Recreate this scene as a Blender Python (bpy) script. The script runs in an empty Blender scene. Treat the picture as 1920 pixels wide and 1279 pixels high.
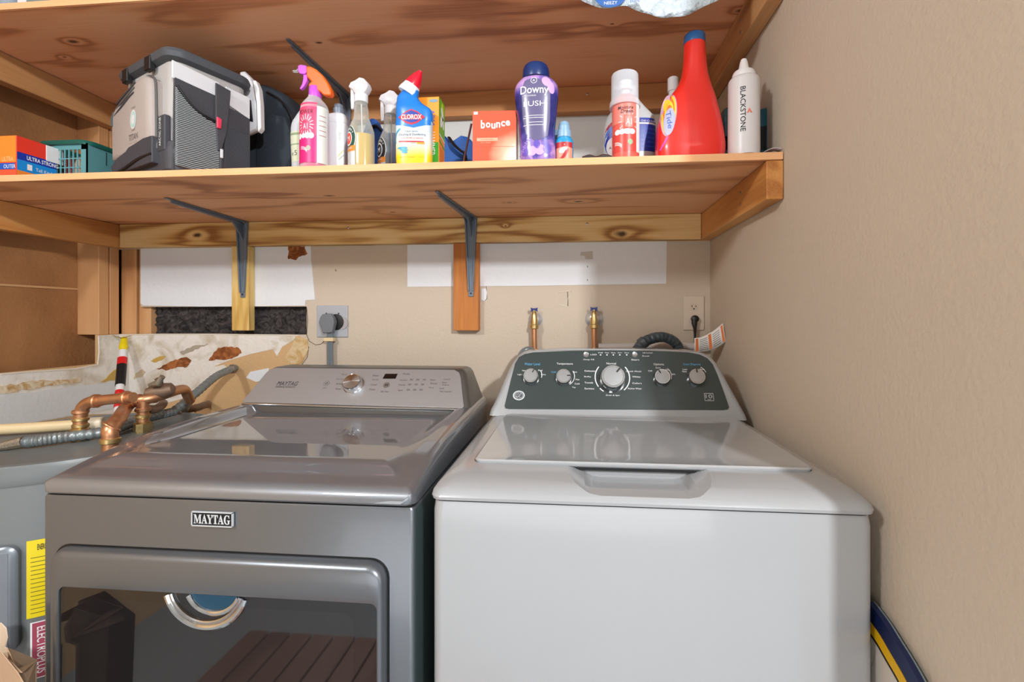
import bpy, bmesh, math, random
from mathutils import Vector, Matrix
random.seed(7)
PI = math.pi
C = bpy.context.scene.collection
SC = bpy.context.scene

# ------------------------------------------------------------------ camera
W, HT = 1920, 1279
F, CX, CY = 870.0, 998.6, 596.0          # focal length and principal point in pixels
TH = math.radians(5.02)                  # camera turned a little to the left
H = 1.26                                 # eye height
ct, st = math.cos(TH), math.sin(TH)
cam_d = bpy.data.cameras.new('camera'); cam = bpy.data.objects.new('camera', cam_d); C.objects.link(cam)
cam.location = (0, 0, H); cam.rotation_euler = (PI/2, 0, TH)
cam_d.sensor_width = 36; cam_d.lens = F/W*36
cam_d.shift_x = -(CX-W/2)/W; cam_d.shift_y = (CY-HT/2)/W
cam_d.clip_start = .02
SC.camera = cam

# ------------------------------------------------------------------ light
SC.view_settings.view_transform = 'Standard'; SC.view_settings.look = 'None'
SC.view_settings.gamma = 1; SC.view_settings.use_curve_mapping = False
SC.view_settings.exposure = -0.22
SC.cycles.use_denoising = True
SC.cycles.max_bounces = 8
world = bpy.data.worlds.new('world'); SC.world = world; world.use_nodes = True
bg = world.node_tree.nodes['Background']; bg.inputs[0].default_value = (.93, .96, 1, 1); bg.inputs[1].default_value = 1.9
def area(name, loc, aim, size, power, col=(1,1,1), sy=None):
    d = bpy.data.lights.new(name, 'AREA'); o = bpy.data.objects.new(name, d); C.objects.link(o)
    d.energy = power; d.color = col; d.size = size
    if sy: d.shape = 'RECTANGLE'; d.size_y = sy
    o.location = loc
    o.rotation_euler = (Vector(aim)-Vector(loc)).to_track_quat('-Z', 'Y').to_euler()
    return o
area('hall_ceiling_lamp', (1.20, -1.5, H+1.12), (0, 1.4, H-.2), .12, 84, (.965, .985, 1))
area('room_lamp', (-1.3, -.7, H+1.10), (.4, .9, H+.1), .25, 33, (.965, .985, 1))
area('low_fill', (-.2, -1.9, .62), (-.3, 1.4, H+.9), 2.4, 19, (.95, .98, 1), 1.0)  # added fill lamp, low and aimed up to brighten the shelf undersides

# ------------------------------------------------------------------ projection helpers (pixel of the 1920x1279 photo -> place on a real surface)
def pv(px): u = (px-CX)/F; return (u*ct-st)/(u*st+ct)       # X/Y
def dep(px, Y): u = (px-CX)/F; return Y/(u*st+ct)
def onY(px, py, Y): d = dep(px, Y); return Vector((pv(px)*Y, Y, H+(CY-py)/F*d))
def onX(px, py, X): return onY(px, py, X/pv(px))
def onZ(px, py, z): d = (z-H)*F/(CY-py); u = (px-CX)/F; a = u*d; return Vector((a*ct-d*st, a*st+d*ct, z))
def onplane(px, py, O, n):
    u = (px-CX)/F; r = Vector((u*ct-st, u*st+ct, (CY-py)/F)); o = Vector((0, 0, H))
    return o + r*((Vector(O)-o).dot(n)/r.dot(n))

# ------------------------------------------------------------------ materials
def lin(c):
    return tuple(((x/255)/12.92 if x/255 <= .04045 else ((x/255+.055)/1.055)**2.4) for x in c)
MC = {}
def nodes(name):
    m = bpy.data.materials.new(name); m.use_nodes = True
    nt = m.node_tree; b = nt.nodes['Principled BSDF']
    return m, nt, b
def mat(name, rgb, rough=.5, metal=0, bump=0, bscale=80, var=0, vscale=6, coat=0, trans=0, alpha=1, aniso=0, spec=.5, sss=0):
    if name in MC: return MC[name]
    m, nt, b = nodes(name); N = nt.nodes.new; L = nt.links.new
    c = (*lin(rgb), 1)
    b.inputs['Base Color'].default_value = c; b.inputs['Roughness'].default_value = rough
    b.inputs['Metallic'].default_value = metal; b.inputs['Coat Weight'].default_value = coat
    b.inputs['Coat Roughness'].default_value = .08
    b.inputs['Transmission Weight'].default_value = trans; b.inputs['Alpha'].default_value = alpha
    b.inputs['Specular IOR Level'].default_value = spec
    tc = N('ShaderNodeTexCoord')
    n0 = N('ShaderNodeTexNoise'); n0.inputs['Scale'].default_value = vscale; n0.inputs['Detail'].default_value = 5
    L(tc.outputs['Object'], n0.inputs['Vector'])
    mx = N('ShaderNodeMix'); mx.data_type = 'RGBA'
    k = max(var, .02)
    mx.inputs[6].default_value = (*[x*(1-k) for x in c[:3]], 1); mx.inputs[7].default_value = (*[min(1, x*(1+k)) for x in c[:3]], 1)
    L(n0.outputs['Fac'], mx.inputs[0]); L(mx.outputs[2], b.inputs['Base Color'])
    if bump:
        n = N('ShaderNodeTexNoise'); n.inputs['Scale'].default_value = bscale; n.inputs['Detail'].default_value = 4
        bp = N('ShaderNodeBump'); bp.inputs['Strength'].default_value = bump; bp.inputs['Distance'].default_value = .004
        L(tc.outputs['Object'], n.inputs['Vector']); L(n.outputs['Fac'], bp.inputs['Height']); L(bp.outputs['Normal'], b.inputs['Normal'])
    MC[name] = m
    return m
def clear(name, rgb, tint=.75, rough=.08):
    """thin clear plastic: mostly see-through with a glossy skin"""
    if name in MC: return MC[name]
    m, nt, b = nodes(name); N = nt.nodes.new; L = nt.links.new
    b.inputs['Base Color'].default_value = (*lin(rgb), 1); b.inputs['Roughness'].default_value = rough
    t = N('ShaderNodeBsdfTransparent'); t.inputs[0].default_value = (*[.6+.4*x for x in lin(rgb)], 1)
    fr = N('ShaderNodeLayerWeight'); fr.inputs[0].default_value = .25
    mth = N('ShaderNodeMath'); mth.operation = 'ADD'; mth.use_clamp = True; mth.inputs[1].default_value = 1-tint
    L(fr.outputs['Facing'], mth.inputs[0])
    ms = N('ShaderNodeMixShader'); L(mth.outputs[0], ms.inputs[0]); L(t.outputs[0], ms.inputs[1]); L(b.outputs[0], ms.inputs[2])
    L(ms.outputs[0], nt.nodes['Material Output'].inputs['Surface'])
    MC[name] = m
    return m
def wood(name, c0, c1, c2, axis='X', freq=20, stretch=(1.0, 7.0), rough=.6, knots=(), contrast=1.0, lines=1.8, seed=0.0):
    """long grain along axis; knots: (x, y, z, radius) in the object's own space, the grain flows round them"""
    if name in MC: return MC[name]
    m, nt, b = nodes(name); N = nt.nodes.new; L = nt.links.new
    ai = 'XYZ'.index(axis)
    def math_(op, a, b_=None, c_=None, clamp=False):
        n = N('ShaderNodeMath'); n.operation = op; n.use_clamp = clamp
        for i, v in enumerate((a, b_, c_)):
            if v is None: continue
            if isinstance(v, (int, float)): n.inputs[i].default_value = v
            else: L(v, n.inputs[i])
        return n.outputs[0]
    def noise(sc, along, across, detail=3, dist=0):
        mp = N('ShaderNodeMapping'); s = [across]*3; s[ai] = along; mp.inputs['Scale'].default_value = s; mp.inputs['Location'].default_value = (seed, seed*.7, seed*1.3)
        L(tc.outputs['Object'], mp.inputs['Vector'])
        n = N('ShaderNodeTexNoise'); n.inputs['Scale'].default_value = sc; n.inputs['Detail'].default_value = detail; n.inputs['Distortion'].default_value = dist
        L(mp.outputs[0], n.inputs['Vector']); return n.outputs['Fac']
    tc = N('ShaderNodeTexCoord')
    base = noise(1, stretch[0], stretch[1], 3, .3)
    phase = math_('MULTIPLY', base, freq)
    dark = None
    for (kx, ky, kz, kr) in knots:
        sv = N('ShaderNodeVectorMath'); sv.operation = 'SUBTRACT'; sv.inputs[1].default_value = (kx, ky, kz); L(tc.outputs['Object'], sv.inputs[0])
        ml = N('ShaderNodeVectorMath'); ml.operation = 'MULTIPLY'; q = [1.0]*3; q[ai] = .5; ml.inputs[1].default_value = q; L(sv.outputs[0], ml.inputs[0])
        ln = N('ShaderNodeVectorMath'); ln.operation = 'LENGTH'; L(ml.outputs[0], ln.inputs[0])
        d = math_('DIVIDE', ln.outputs['Value'], kr)
        e_ = math_('POWER', 2.718, math_('MULTIPLY', d, -.55))
        phase = math_('ADD', phase, math_('MULTIPLY', e_, 8.0))
        dk = N('ShaderNodeMapRange'); dk.inputs[1].default_value = .55; dk.inputs[2].default_value = 1.15; dk.inputs[3].default_value = 1; dk.inputs[4].default_value = 0
        L(math_('ADD', d, math_('MULTIPLY', noise(60, 1, 1, 2), .5)), dk.inputs[0])
        dark = dk.outputs[0] if dark is None else math_('MAXIMUM', dark, dk.outputs[0])
    sn = math_('SINE', phase)
    sharp = math_('POWER', math_('MULTIPLY_ADD', sn, .5, .5), lines)
    fine = noise(1, 5, 260, 3)
    big = noise(2.0, .6, 1.4, 3)
    v = math_('ADD', math_('MULTIPLY', sharp, -.46*contrast), math_('MULTIPLY_ADD', fine, .38*contrast, .36-.19*contrast+.17*contrast))
    v = math_('ADD', v, math_('MULTIPLY_ADD', big, .9, -.28), clamp=True)
    r = N('ShaderNodeValToRGB'); e = r.color_ramp.elements
    e[0].position = .12; e[0].color = (*lin(c0), 1); e[1].position = .92; e[1].color = (*lin(c2), 1)
    q = e.new(.5); q.color = (*lin(c1), 1)
    L(v, r.inputs[0]); out = r.outputs[0]
    if dark is not None:
        mm = N('ShaderNodeMix'); mm.data_type = 'RGBA'; L(dark, mm.inputs[0]); L(out, mm.inputs[6]); mm.inputs[7].default_value = (*[x*.28 for x in lin(c0)], 1); out = mm.outputs[2]
    L(out, b.inputs['Base Color']); b.inputs['Roughness'].default_value = rough
    bp = N('ShaderNodeBump'); bp.inputs['Strength'].default_value = .12; bp.inputs['Distance'].default_value = .002
    L(fine, bp.inputs['Height']); L(bp.outputs['Normal'], b.inputs['Normal'])
    MC[name] = m
    return m
def blotch(name, c0, c1, scale=8, lo=.42, hi=.58, rough=.8, bump=.4, bs=60, dist=1.5):
    if name in MC: return MC[name]
    m, nt, b = nodes(name); N = nt.nodes.new; L = nt.links.new
    tc = N('ShaderNodeTexCoord'); n = N('ShaderNodeTexNoise'); n.inputs['Scale'].default_value = scale; n.inputs['Detail'].default_value = 7; n.inputs['Distortion'].default_value = dist
    L(tc.outputs['Object'], n.inputs['Vector'])
    r = N('ShaderNodeValToRGB'); e = r.color_ramp.elements; e[0].position = lo; e[0].color = (*lin(c0), 1); e[1].position = hi; e[1].color = (*lin(c1), 1)
    L(n.outputs['Fac'], r.inputs[0]); L(r.outputs[0], b.inputs['Base Color']); b.inputs['Roughness'].default_value = rough
    n2 = N('ShaderNodeTexNoise'); n2.inputs['Scale'].default_value = bs; n2.inputs['Detail'].default_value = 5; L(tc.outputs['Object'], n2.inputs['Vector'])
    bp = N('ShaderNodeBump'); bp.inputs['Strength'].default_value = bump; bp.inputs['Distance'].default_value = .006
    L(n2.outputs['Fac'], bp.inputs['Height']); L(bp.outputs['Normal'], b.inputs['Normal'])
    MC[name] = m
    return m
def weave(name, c0, c1, scale=160, rough=.7):
    if name in MC: return MC[name]
    m, nt, b = nodes(name); N = nt.nodes.new; L = nt.links.new
    tc = N('ShaderNodeTexCoord'); mp = N('ShaderNodeMapping'); mp.inputs['Rotation'].default_value = (.6, .8, .5)
    L(tc.outputs['Object'], mp.inputs['Vector'])
    w = N('ShaderNodeTexWave'); w.inputs['Scale'].default_value = scale; w.inputs['Distortion'].default_value = 5; w.inputs['Detail'].default_value = 1; w.inputs['Detail Scale'].default_value = .2
    L(mp.outputs[0], w.inputs['Vector'])
    r = N('ShaderNodeValToRGB'); e = r.color_ramp.elements; e[0].position = .62; e[0].color = (*lin(c0), 1); e[1].position = .8; e[1].color = (*lin(c1), 1)
    L(w.outputs['Fac'], r.inputs[0]); L(r.outputs[0], b.inputs['Base Color']); b.inputs['Roughness'].default_value = rough
    MC[name] = m
    return m

M = dict(
 wall=mat('wall_paint', (200, 185, 167), .75, bump=.28, bscale=130, var=.02),
 tan=mat('old_tan_paint', (205, 168, 122), .75, bump=.3, bscale=90, var=.06),
 white_paint=mat('white_patch_paint', (226, 228, 232), .7, bump=.3, bscale=60, var=.03),
 plaster=blotch('scuffed_plaster', (196, 182, 160), (228, 222, 214), 7, .33, .5, .85, .6, 40),
 paper=blotch('torn_brown_paper', (122, 66, 26), (172, 104, 54), 30, .4, .6, .9, .5, 90),
 panel=blotch('brown_panel_back', (146, 98, 56), (172, 122, 76), 3, .35, .65, .8, .35, 120, .4),
 insul=blotch('dark_insulation', (22, 20, 22), (82, 74, 72), 26, .35, .7, .95, 1, 50, 2.5),
 plyedge=wood('plywood_edge', (206, 136, 84), (234, 172, 120), (244, 196, 148), 'X', 10),
 pine=wood('pine_x', (168, 120, 62), (210, 170, 108), (226, 196, 140), 'X', 42, (.8, 9), contrast=1.2),
 piney=wood('pine_y', (156, 92, 40), (200, 136, 70), (218, 162, 98), 'Y', 22, (1.0, 8), seed=3.1),
 pinez=wood('pine_z', (182, 136, 62), (220, 182, 104), (232, 202, 136), 'Z', 34, (.8, 9), seed=1.3),
 orangez=wood('orange_pine', (172, 100, 38), (208, 134, 60), (220, 152, 80), 'Z', 16, (1, 7), seed=2.2),
 stud=wood('stud_wood', (160, 104, 60), (202, 148, 98), (222, 176, 128), 'Z', 14, (.8, 6), contrast=.7),
 slat=wood('slat_wood', (112, 80, 70), (150, 114, 100), (174, 138, 124), 'Y', 12, contrast=.7),
 bracket=mat('grey_enamel', (112, 124, 138), .35, .2),
 screw=mat('screw_steel', (170, 170, 170), .3, 1),
 black=mat('black', (18, 18, 20), .45), white=mat('white_plastic', (232, 232, 234), .35, coat=.3),
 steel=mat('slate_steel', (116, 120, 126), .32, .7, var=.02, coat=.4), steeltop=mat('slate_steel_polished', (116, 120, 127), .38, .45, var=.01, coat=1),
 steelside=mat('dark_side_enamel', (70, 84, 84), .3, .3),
 panelsteel=mat('console_steel', (176, 175, 178), .32, .6),
 trimc=mat('bright_trim', (205, 205, 208), .16, 1), chrome=mat('chrome', (225, 228, 232), .07, 1),
 enamel=mat('white_enamel', (160, 162, 165), .22, coat=.6), enamel_lit=mat('white_enamel_lit', (172, 174, 177), .1, coat=.8),  # lid: same paint as the cabinet, lightened for the light on top
 gepanel=mat('dark_green_grey_panel', (44, 56, 56), .22, coat=.5),
 copper=mat('copper', (204, 150, 112), .36, .85, var=.25, vscale=25), brass=mat('brass', (204, 178, 124), .3, .9, var=.2, vscale=30),
 dullcu=mat('dull_copper', (132, 108, 90), .55, .6, var=.3, vscale=20),
 greyplastic=mat('grey_plastic', (112, 116, 122), .5), plategrey=mat('grey_plate', (176, 182, 192), .4, .3, bump=.2, bscale=60),
 heater=mat('grey_heater_paint', (112, 116, 117), .4, .1),
 cord=mat('grey_cord', (104, 114, 120), .45), cream=mat('cream_pipe', (222, 200, 158), .4),
 conduit=mat('grey_conduit', (138, 146, 148), .4, .5, var=.15, vscale=30), drain=mat('dark_drain_hose', (78, 86, 92), .4),
 yellow=mat('yellow', (232, 208, 20), .4), red=mat('red', (214, 30, 32), .4), blue=mat('blue', (34, 92, 190), .4),
 teal=mat('teal_plastic', (92, 152, 158), .4), tealdk=mat('dark_teal_plastic', (22, 92, 82), .35),
 ink=mat('dark_ink', (34, 36, 42), .6), inkw=mat('white_ink', (236, 236, 238), .6), inkb=mat('pale_blue_ink', (84, 166, 214), .6),
 inkg=mat('grey_ink', (92, 88, 88), .6),
)

_b = M['steeltop'].node_tree.nodes['Principled BSDF']; _b.inputs['Coat IOR'].default_value = 2.0; _b.inputs['Coat Roughness'].default_value = .025

# ------------------------------------------------------------------ mesh building
class MB:
    def __init__(s): s.v = []; s.f = []; s.m = []
    def add(s, vs, fs, mi=0):
        o = len(s.v); s.v += [Vector(v) for v in vs]
        for f in fs: s.f.append([i+o for i in f]); s.m.append(mi)
        return s
    def box(s, x0, x1, y0, y1, z0, z1, mi=0):
        v = [(x, y, z) for z in (z0, z1) for y in (y0, y1) for x in (x0, x1)]
        return s.add(v, [(0, 2, 3, 1), (4, 5, 7, 6), (0, 1, 5, 4), (2, 6, 7, 3), (0, 4, 6, 2), (1, 3, 7, 5)], mi)
    def prism(s, pts, vec, mi=0):
        n = len(pts); vec = Vector(vec); p = [Vector(q) for q in pts]
        s.add(p+[q+vec for q in p], [list(range(n)), list(range(2*n-1, n-1, -1))]+[(i, i+n, (i+1) % n+n, (i+1) % n) for i in range(n)], mi)
        return s
    def rings(s, R, mi=0, cap0=True, cap1=True, closed=True):
        n = len(R[0]); v = [p for r in R for p in r]; f = []
        for k in range(len(R)-1):
            for i in range(n if closed else n-1):
                j = (i+1) % n; f.append((k*n+i, k*n+j, (k+1)*n+j, (k+1)*n+i))
        if cap0: f.append(list(range(n-1, -1, -1)))
        if cap1: f.append([(len(R)-1)*n+i for i in range(n)])
        return s.add(v, f, mi)
    def lathe(s, prof, c=(0, 0, 0), seg=32, mi=0, ax='Z'):
        c = Vector(c); R = []
        for r, h in prof:
            ring = []
            for i in range(seg):
                a = 2*PI*i/seg; x, y = max(r, 1e-5)*math.cos(a), max(r, 1e-5)*math.sin(a)
                ring.append(c+Vector({'Z': (x, y, h), 'Y': (x, h, -y), 'X': (h, x, y)}[ax]))
            R.append(ring)
        return s.rings(R, mi)
    def axial(s, prof, c, n, seg=32, mi=0):
        """lathe about an arbitrary axis n through c"""
        q = Vector(n).normalized().to_track_quat('Z', 'Y'); c = Vector(c); R = []
        for r, h in prof:
            R.append([c+q@Vector((max(r, 1e-5)*math.cos(2*PI*i/seg), max(r, 1e-5)*math.sin(2*PI*i/seg), h)) for i in range(seg)])
        return s.rings(R, mi)
    def tube(s, path, r, seg=14, mi=0, flat=None):
        P = [Vector(p) for p in path]; rr = r if isinstance(r, (list, tuple)) else [r]*len(P)
        up = None; R = []
        for i, p in enumerate(P):
            t = (P[min(i+1, len(P)-1)]-P[max(i-1, 0)]).normalized()
            if up is None:
                up = Vector((0, 0, 1)) if abs(t.z) < .9 else Vector((1, 0, 0))
            a = (up-t*up.dot(t)).normalized(); b = t.cross(a); up = a
            fa = flat or 1
            R.append([p+a*(rr[i]*fa*math.cos(2*PI*k/seg))+b*(rr[i]*math.sin(2*PI*k/seg)) for k in range(seg)])
        return s.rings(R, mi)
    def build(s, name, mats, parent=None, world=False, bevel=0, seg=2, ang=35, sub=0, kind=None):
        if not isinstance(mats, (list, tuple)): mats = [mats]
        me = bpy.data.meshes.new(name)
        vs = s.v
        if world and parent is not None:
            inv = ROOTM[parent.name].inverted(); vs = [inv@v for v in vs]
        me.from_pydata([tuple(v) for v in vs], [], s.f)
        for m in mats: me.materials.append(m)
        for p, mi in zip(me.polygons, s.m): p.material_index = mi; p.use_smooth = True
        bm = bmesh.new(); bm.from_mesh(me); bmesh.ops.recalc_face_normals(bm, faces=bm.faces); bm.to_mesh(me); bm.free()
        me.set_sharp_from_angle(angle=math.radians(ang))
        o = bpy.data.objects.new(name, me); C.objects.link(o)
        if parent is not None: o.parent = parent; ROOTM[o.name] = ROOTM[parent.name]
        else: ROOTM[o.name] = Matrix()
        if bevel:
            b = o.modifiers.new('bevel', 'BEVEL'); b.width = bevel; b.segments = seg; b.limit_method = 'ANGLE'; b.angle_limit = math.radians(35); b.harden_normals = True
        if sub:
            u = o.modifiers.new('sub', 'SUBSURF'); u.levels = sub; u.render_levels = sub
        if kind: o['kind'] = kind
        return o
ROOTM = {}
def thing(name, label, cat, loc=(0, 0, 0), rz=0, group=None, kind=None):
    o = bpy.data.objects.new(name, None); C.objects.link(o); o.location = loc; o.rotation_euler = (0, 0, rz)
    o.empty_display_size = .05
    o['label'] = label; o['category'] = cat
    if group: o['group'] = group
    if kind: o['kind'] = kind
    ROOTM[o.name] = Matrix.Translation(loc)@Matrix.Rotation(rz, 4, 'Z')
    return o
def struct(name, mb, mats, parent=None, **k): return mb.build(name, mats, parent, kind='structure', **k)
def tag(o, label, cat, group=None):
    o['label'] = label; o['category'] = cat
    if group: o['group'] = group
    return o
def smooth(pts, n=8):
    P = [Vector(p) for p in pts]; Q = [P[0]*2-P[1]]+P+[P[-1]*2-P[-2]]; out = []
    for i in range(1, len(Q)-2):
        a, b, c, d = Q[i-1:i+3]
        for k in range(n):
            t = k/n
            out.append(.5*((2*b)+(c-a)*t+(2*a-5*b+4*c-d)*t*t+(3*b-a-3*c+d)*t**3))
    out.append(P[-1]); return out
def rrect(x0, x1, y0, y1, r, z, n=6):
    r = min(r, (x1-x0)/2-1e-4, (y1-y0)/2-1e-4); out = []
    for cx, cy, a0 in ((x1-r, y1-r, 0), (x0+r, y1-r, PI/2), (x0+r, y0+r, PI), (x1-r, y0+r, 1.5*PI)):
        for k in range(n+1):
            a = a0+PI/2*k/n; out.append(Vector((cx+r*math.cos(a), cy+r*math.sin(a), z)))
    return out
class Loft:
    """bottle body; keys (z, half width, half depth, roundness, x offset) in the thing's own space, front towards -Y"""
    def __init__(s, keys, dense=5):
        s.k = sorted(keys); s.dense = dense
    def at(s, z):
        k = s.k
        if z <= k[0][0]: return k[0][1:]
        for a, b in zip(k, k[1:]):
            if z <= b[0]:
                t = (z-a[0])/max(b[0]-a[0], 1e-9)
                return tuple(a[i]+(b[i]-a[i])*t for i in range(1, 5))
        return k[-1][1:]
    def mesh(s, mb, seg=48, mi=0, grow=0, z0=None, z1=None, cap0=True, cap1=True):
        zs = sorted({z for a, b in zip(s.k, s.k[1:]) for z in [a[0]+(b[0]-a[0])*i/s.dense for i in range(s.dense+1)]})
        if z0 is not None: zs = [z0]+[z for z in zs if z > z0+1e-6]
        if z1 is not None: zs = [z for z in zs if z < z1-1e-6]+[z1]
        R = []
        for z in zs:
            hw, hd, n, xo = s.at(z); hw += grow; hd += grow; ring = []
            for i in range(seg):
                a = 2*PI*i/seg; ca, sa = math.cos(a), math.sin(a)
                ring.append(Vector((xo+hw*math.copysign(abs(ca)**(2/n), ca), hd*math.copysign(abs(sa)**(2/n), sa), z)))
            R.append(ring)
        return mb.rings(R, mi, cap0, cap1)
    def front(s, eps=.0005):
        def f(x, z, lift=0):
            hw, hd, n, xo = s.at(z); q = min(abs((x-xo)/hw), .995)
            return Vector((x, -(hd)*(1-q**n)**(1/n)-eps-lift, z))
        return f
    def around(s, eps=.0005):
        """x is arc length-like: angle = x/hw from the front, for round bottles"""
        def f(x, z, lift=0):
            hw, hd, n, xo = s.at(z); a = x/hw
            return Vector((xo+(hw+eps+lift)*math.sin(a), -(hd+eps+lift)*math.cos(a), z))
        return f
def cr(keys, n=4):
    """smooth a key list (Catmull-Rom)"""
    P = [keys[0]]+list(keys)+[keys[-1]]; out = []
    for i in range(1, len(P)-2):
        for k in range(n):
            t = k/n; out.append(tuple(.5*((2*b)+(c-a)*t+(2*a-5*b+4*c-d)*t*t+(3*b-a-3*c+d)*t**3) for a, b, c, d in zip(*P[i-1:i+3])))
    out.append(tuple(keys[-1])); return out
def plane(O, ux, uy):
    O, ux, uy = Vector(O), Vector(ux).normalized(), Vector(uy).normalized(); n = ux.cross(uy)
    return lambda x, y, lift=0: O+ux*x+uy*y+n*(.0004+lift)
_tc = {}
def textmesh(body, size, shear=0, offset=0):
    key = (body, shear, offset)
    if key not in _tc:
        cu = bpy.data.curves.new('t', 'FONT'); cu.body = body; cu.size = 1; cu.align_x = 'CENTER'; cu.align_y = 'CENTER'; cu.shear = shear; cu.offset = offset
        cu.resolution_u = 3
        ob = bpy.data.objects.new('t', cu); me = bpy.data.meshes.new_from_object(ob)
        vs = [(v.co.x, v.co.y) for v in me.vertices]; fs = [list(p.vertices) for p in me.polygons]
        bpy.data.objects.remove(ob); bpy.data.curves.remove(cu); bpy.data.meshes.remove(me)
        if vs:
            cy = (min(v[1] for v in vs)+max(v[1] for v in vs))/2; cx = (min(v[0] for v in vs)+max(v[0] for v in vs))/2
            vs = [(x-cx, y-cy) for x, y in vs]
        _tc[key] = (vs, fs)
    vs, fs = _tc[key]
    return [(x*size, y*size) for x, y in vs], fs
class Art:
    """flat printed shapes, laid on a surface by a mapping (x, y) -> point"""
    def __init__(s, fn): s.fn = fn; s.mb = MB()
    def put(s, vs, fs, mi, lift): s.mb.add([s.fn(x, y, lift) for x, y in vs], fs, mi); return s
    def rect(s, x0, y0, x1, y1, mi=0, lift=0, nx=8, ny=6):
        vs = [(x0+(x1-x0)*i/nx, y0+(y1-y0)*j/ny) for j in range(ny+1) for i in range(nx+1)]
        fs = [(j*(nx+1)+i, j*(nx+1)+i+1, (j+1)*(nx+1)+i+1, (j+1)*(nx+1)+i) for j in range(ny) for i in range(nx)]
        return s.put(vs, fs, mi, lift)
    def ell(s, cx, cy, rx, ry, mi=0, lift=0, r0=0, n=32, rings=3, a0=0, a1=2*PI, rot=0):
        vs, fs = [], []; full = abs(a1-a0-2*PI) < 1e-6; nn = n if full else n+1
        cr_, sr = math.cos(rot), math.sin(rot)
        for k in range(rings+1):
            q = r0+(1-r0)*k/rings
            for i in range(nn):
                a = a0+(a1-a0)*i/n; x, y = rx*max(q, 1e-3)*math.cos(a), ry*max(q, 1e-3)*math.sin(a)
                vs.append((cx+x*cr_-y*sr, cy+x*sr+y*cr_))
        for k in range(rings):
            for i in range(n):
                j = (i+1) % nn; fs.append((k*nn+i, k*nn+j, (k+1)*nn+j, (k+1)*nn+i))
        return s.put(vs, fs, mi, lift)
    def poly(s, pts, mi=0, lift=0, cuts=2):
        bm = bmesh.new(); vv = [bm.verts.new((x, y, 0)) for x, y in pts]; bm.faces.new(vv)
        bmesh.ops.triangulate(bm, faces=bm.faces[:])
        for _ in range(cuts): bmesh.ops.subdivide_edges(bm, edges=bm.edges[:], cuts=1, use_grid_fill=True)
        bm.verts.index_update(); vs = [(v.co.x, v.co.y) for v in bm.verts]; fs = [[v.index for v in f.verts] for f in bm.faces]; bm.free()
        return s.put(vs, fs, mi, lift)
    def line(s, x0, y0, x1, y1, w, mi=0, lift=0, n=6):
        d = Vector((x1-x0, y1-y0)); p = Vector((-d.y, d.x)).normalized()*w/2; vs, fs = [], []
        for i in range(n+1):
            q = Vector((x0, y0))+d*i/n; vs += [tuple(q+p), tuple(q-p)]
        fs = [(2*i, 2*i+1, 2*i+3, 2*i+2) for i in range(n)]
        return s.put(vs, fs, mi, lift)
    def text(s, body, x, y, size, mi=0, lift=0, shear=0, offset=0, rot=0, fit=None, fith=None):
        vs, fs = textmesh(body, size, shear, offset)
        if not vs: return s
        w = max(v[0] for v in vs)-min(v[0] for v in vs); h = max(v[1] for v in vs)-min(v[1] for v in vs)
        kx = (fit/w) if fit else 1; ky = (fith/h) if fith else (kx if fit else 1)
        c, q = math.cos(rot), math.sin(rot)
        return s.put([(x+vx*kx*c-vy*ky*q, y+vx*kx*q+vy*ky*c) for vx, vy in vs], fs, mi, lift)
    def build(s, name, mats, parent, world=False):
        o = s.mb.build(name, mats, parent, world)
        return o
def bool_cut(o, mb, inside=None):
    c = mb.build('cutter', M['black']); md = o.modifiers.new('b', 'BOOLEAN'); md.object = c; md.operation = 'DIFFERENCE'; md.solver = 'EXACT'
    if o.parent is not None: c.data.transform(ROOTM[o.name].inverted()); c.matrix_world = ROOTM[o.name]
    bpy.context.view_layer.update()
    dg = bpy.context.evaluated_depsgraph_get(); me = bpy.data.meshes.new_from_object(o.evaluated_get(dg))
    o.modifiers.clear(); old = o.data; o.data = me; me.name = old.name
    me.set_sharp_from_angle(angle=math.radians(35))
    if inside:
        W_ = ROOTM[o.name]; bm = bmesh.new(); bm.from_mesh(me)
        for f in bm.faces:
            if all(inside(W_@v.co) for v in f.verts):
                f.smooth = False
                for e in f.edges: e.smooth = False
        bm.to_mesh(me); bm.free()
    bpy.data.objects.remove(c)
# ------------------------------------------------------------------ the room
XL, XR, YB = -1.783, .479, 1.68          # stud face of the left wall, right wall, back wall
YF = 1.107                               # front edge of the shelves
ZS0, ZS1 = H+.361, H+.379                # lower shelf underside and top
ZU0, ZU1 = H+.817, H+.835                # upper shelf
xh = pv(575)*YB; xs = pv(264)*YB
zh0, zh1 = H-.064, H+.043
w = MB()
T = .013
w.box(xh, XR+.02, YB, YB+T, 0, 2.44)
w.box(XL-.12, xh, YB, YB+T, 0, zh0)
w.box(xs, xh, YB, YB+T, zh1, H+.27)
w.box(XL-.12, xh, YB, YB+T, H+.27, 2.44)
wall_back = struct('wall_back', w, M['wall'])
def wpoly(name, pts, m, Y=YB, t=.0015, parent=None, kind='structure'):
    mb = MB(); mb.prism([onY(x, y, Y-.0003) for x, y in pts], (0, -t, 0))
    o = mb.build(name, m, parent or wall_back); return o
def jag(pts, n=5, amp=3, seed=1):
    rnd = random.Random(seed); out = []
    for i, a in enumerate(pts):
        b = pts[(i+1) % len(pts)]
        L = math.hypot(b[0]-a[0], b[1]-a[1]); k = max(1, int(L/ (60/n)))
        for j in range(k):
            t = j/k; q = 0 if j == 0 else 1
            out.append((a[0]+(b[0]-a[0])*t+q*rnd.uniform(-amp, amp), a[1]+(b[1]-a[1])*t+q*rnd.uniform(-amp, amp)))
    return out
wpoly('paint_patch', [(264, 455), (583, 455), (584, 490), (591, 562), (573, 563), (572, 573), (500, 574), (380, 575), (270, 573), (264, 569)], M['white_paint'])
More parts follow.
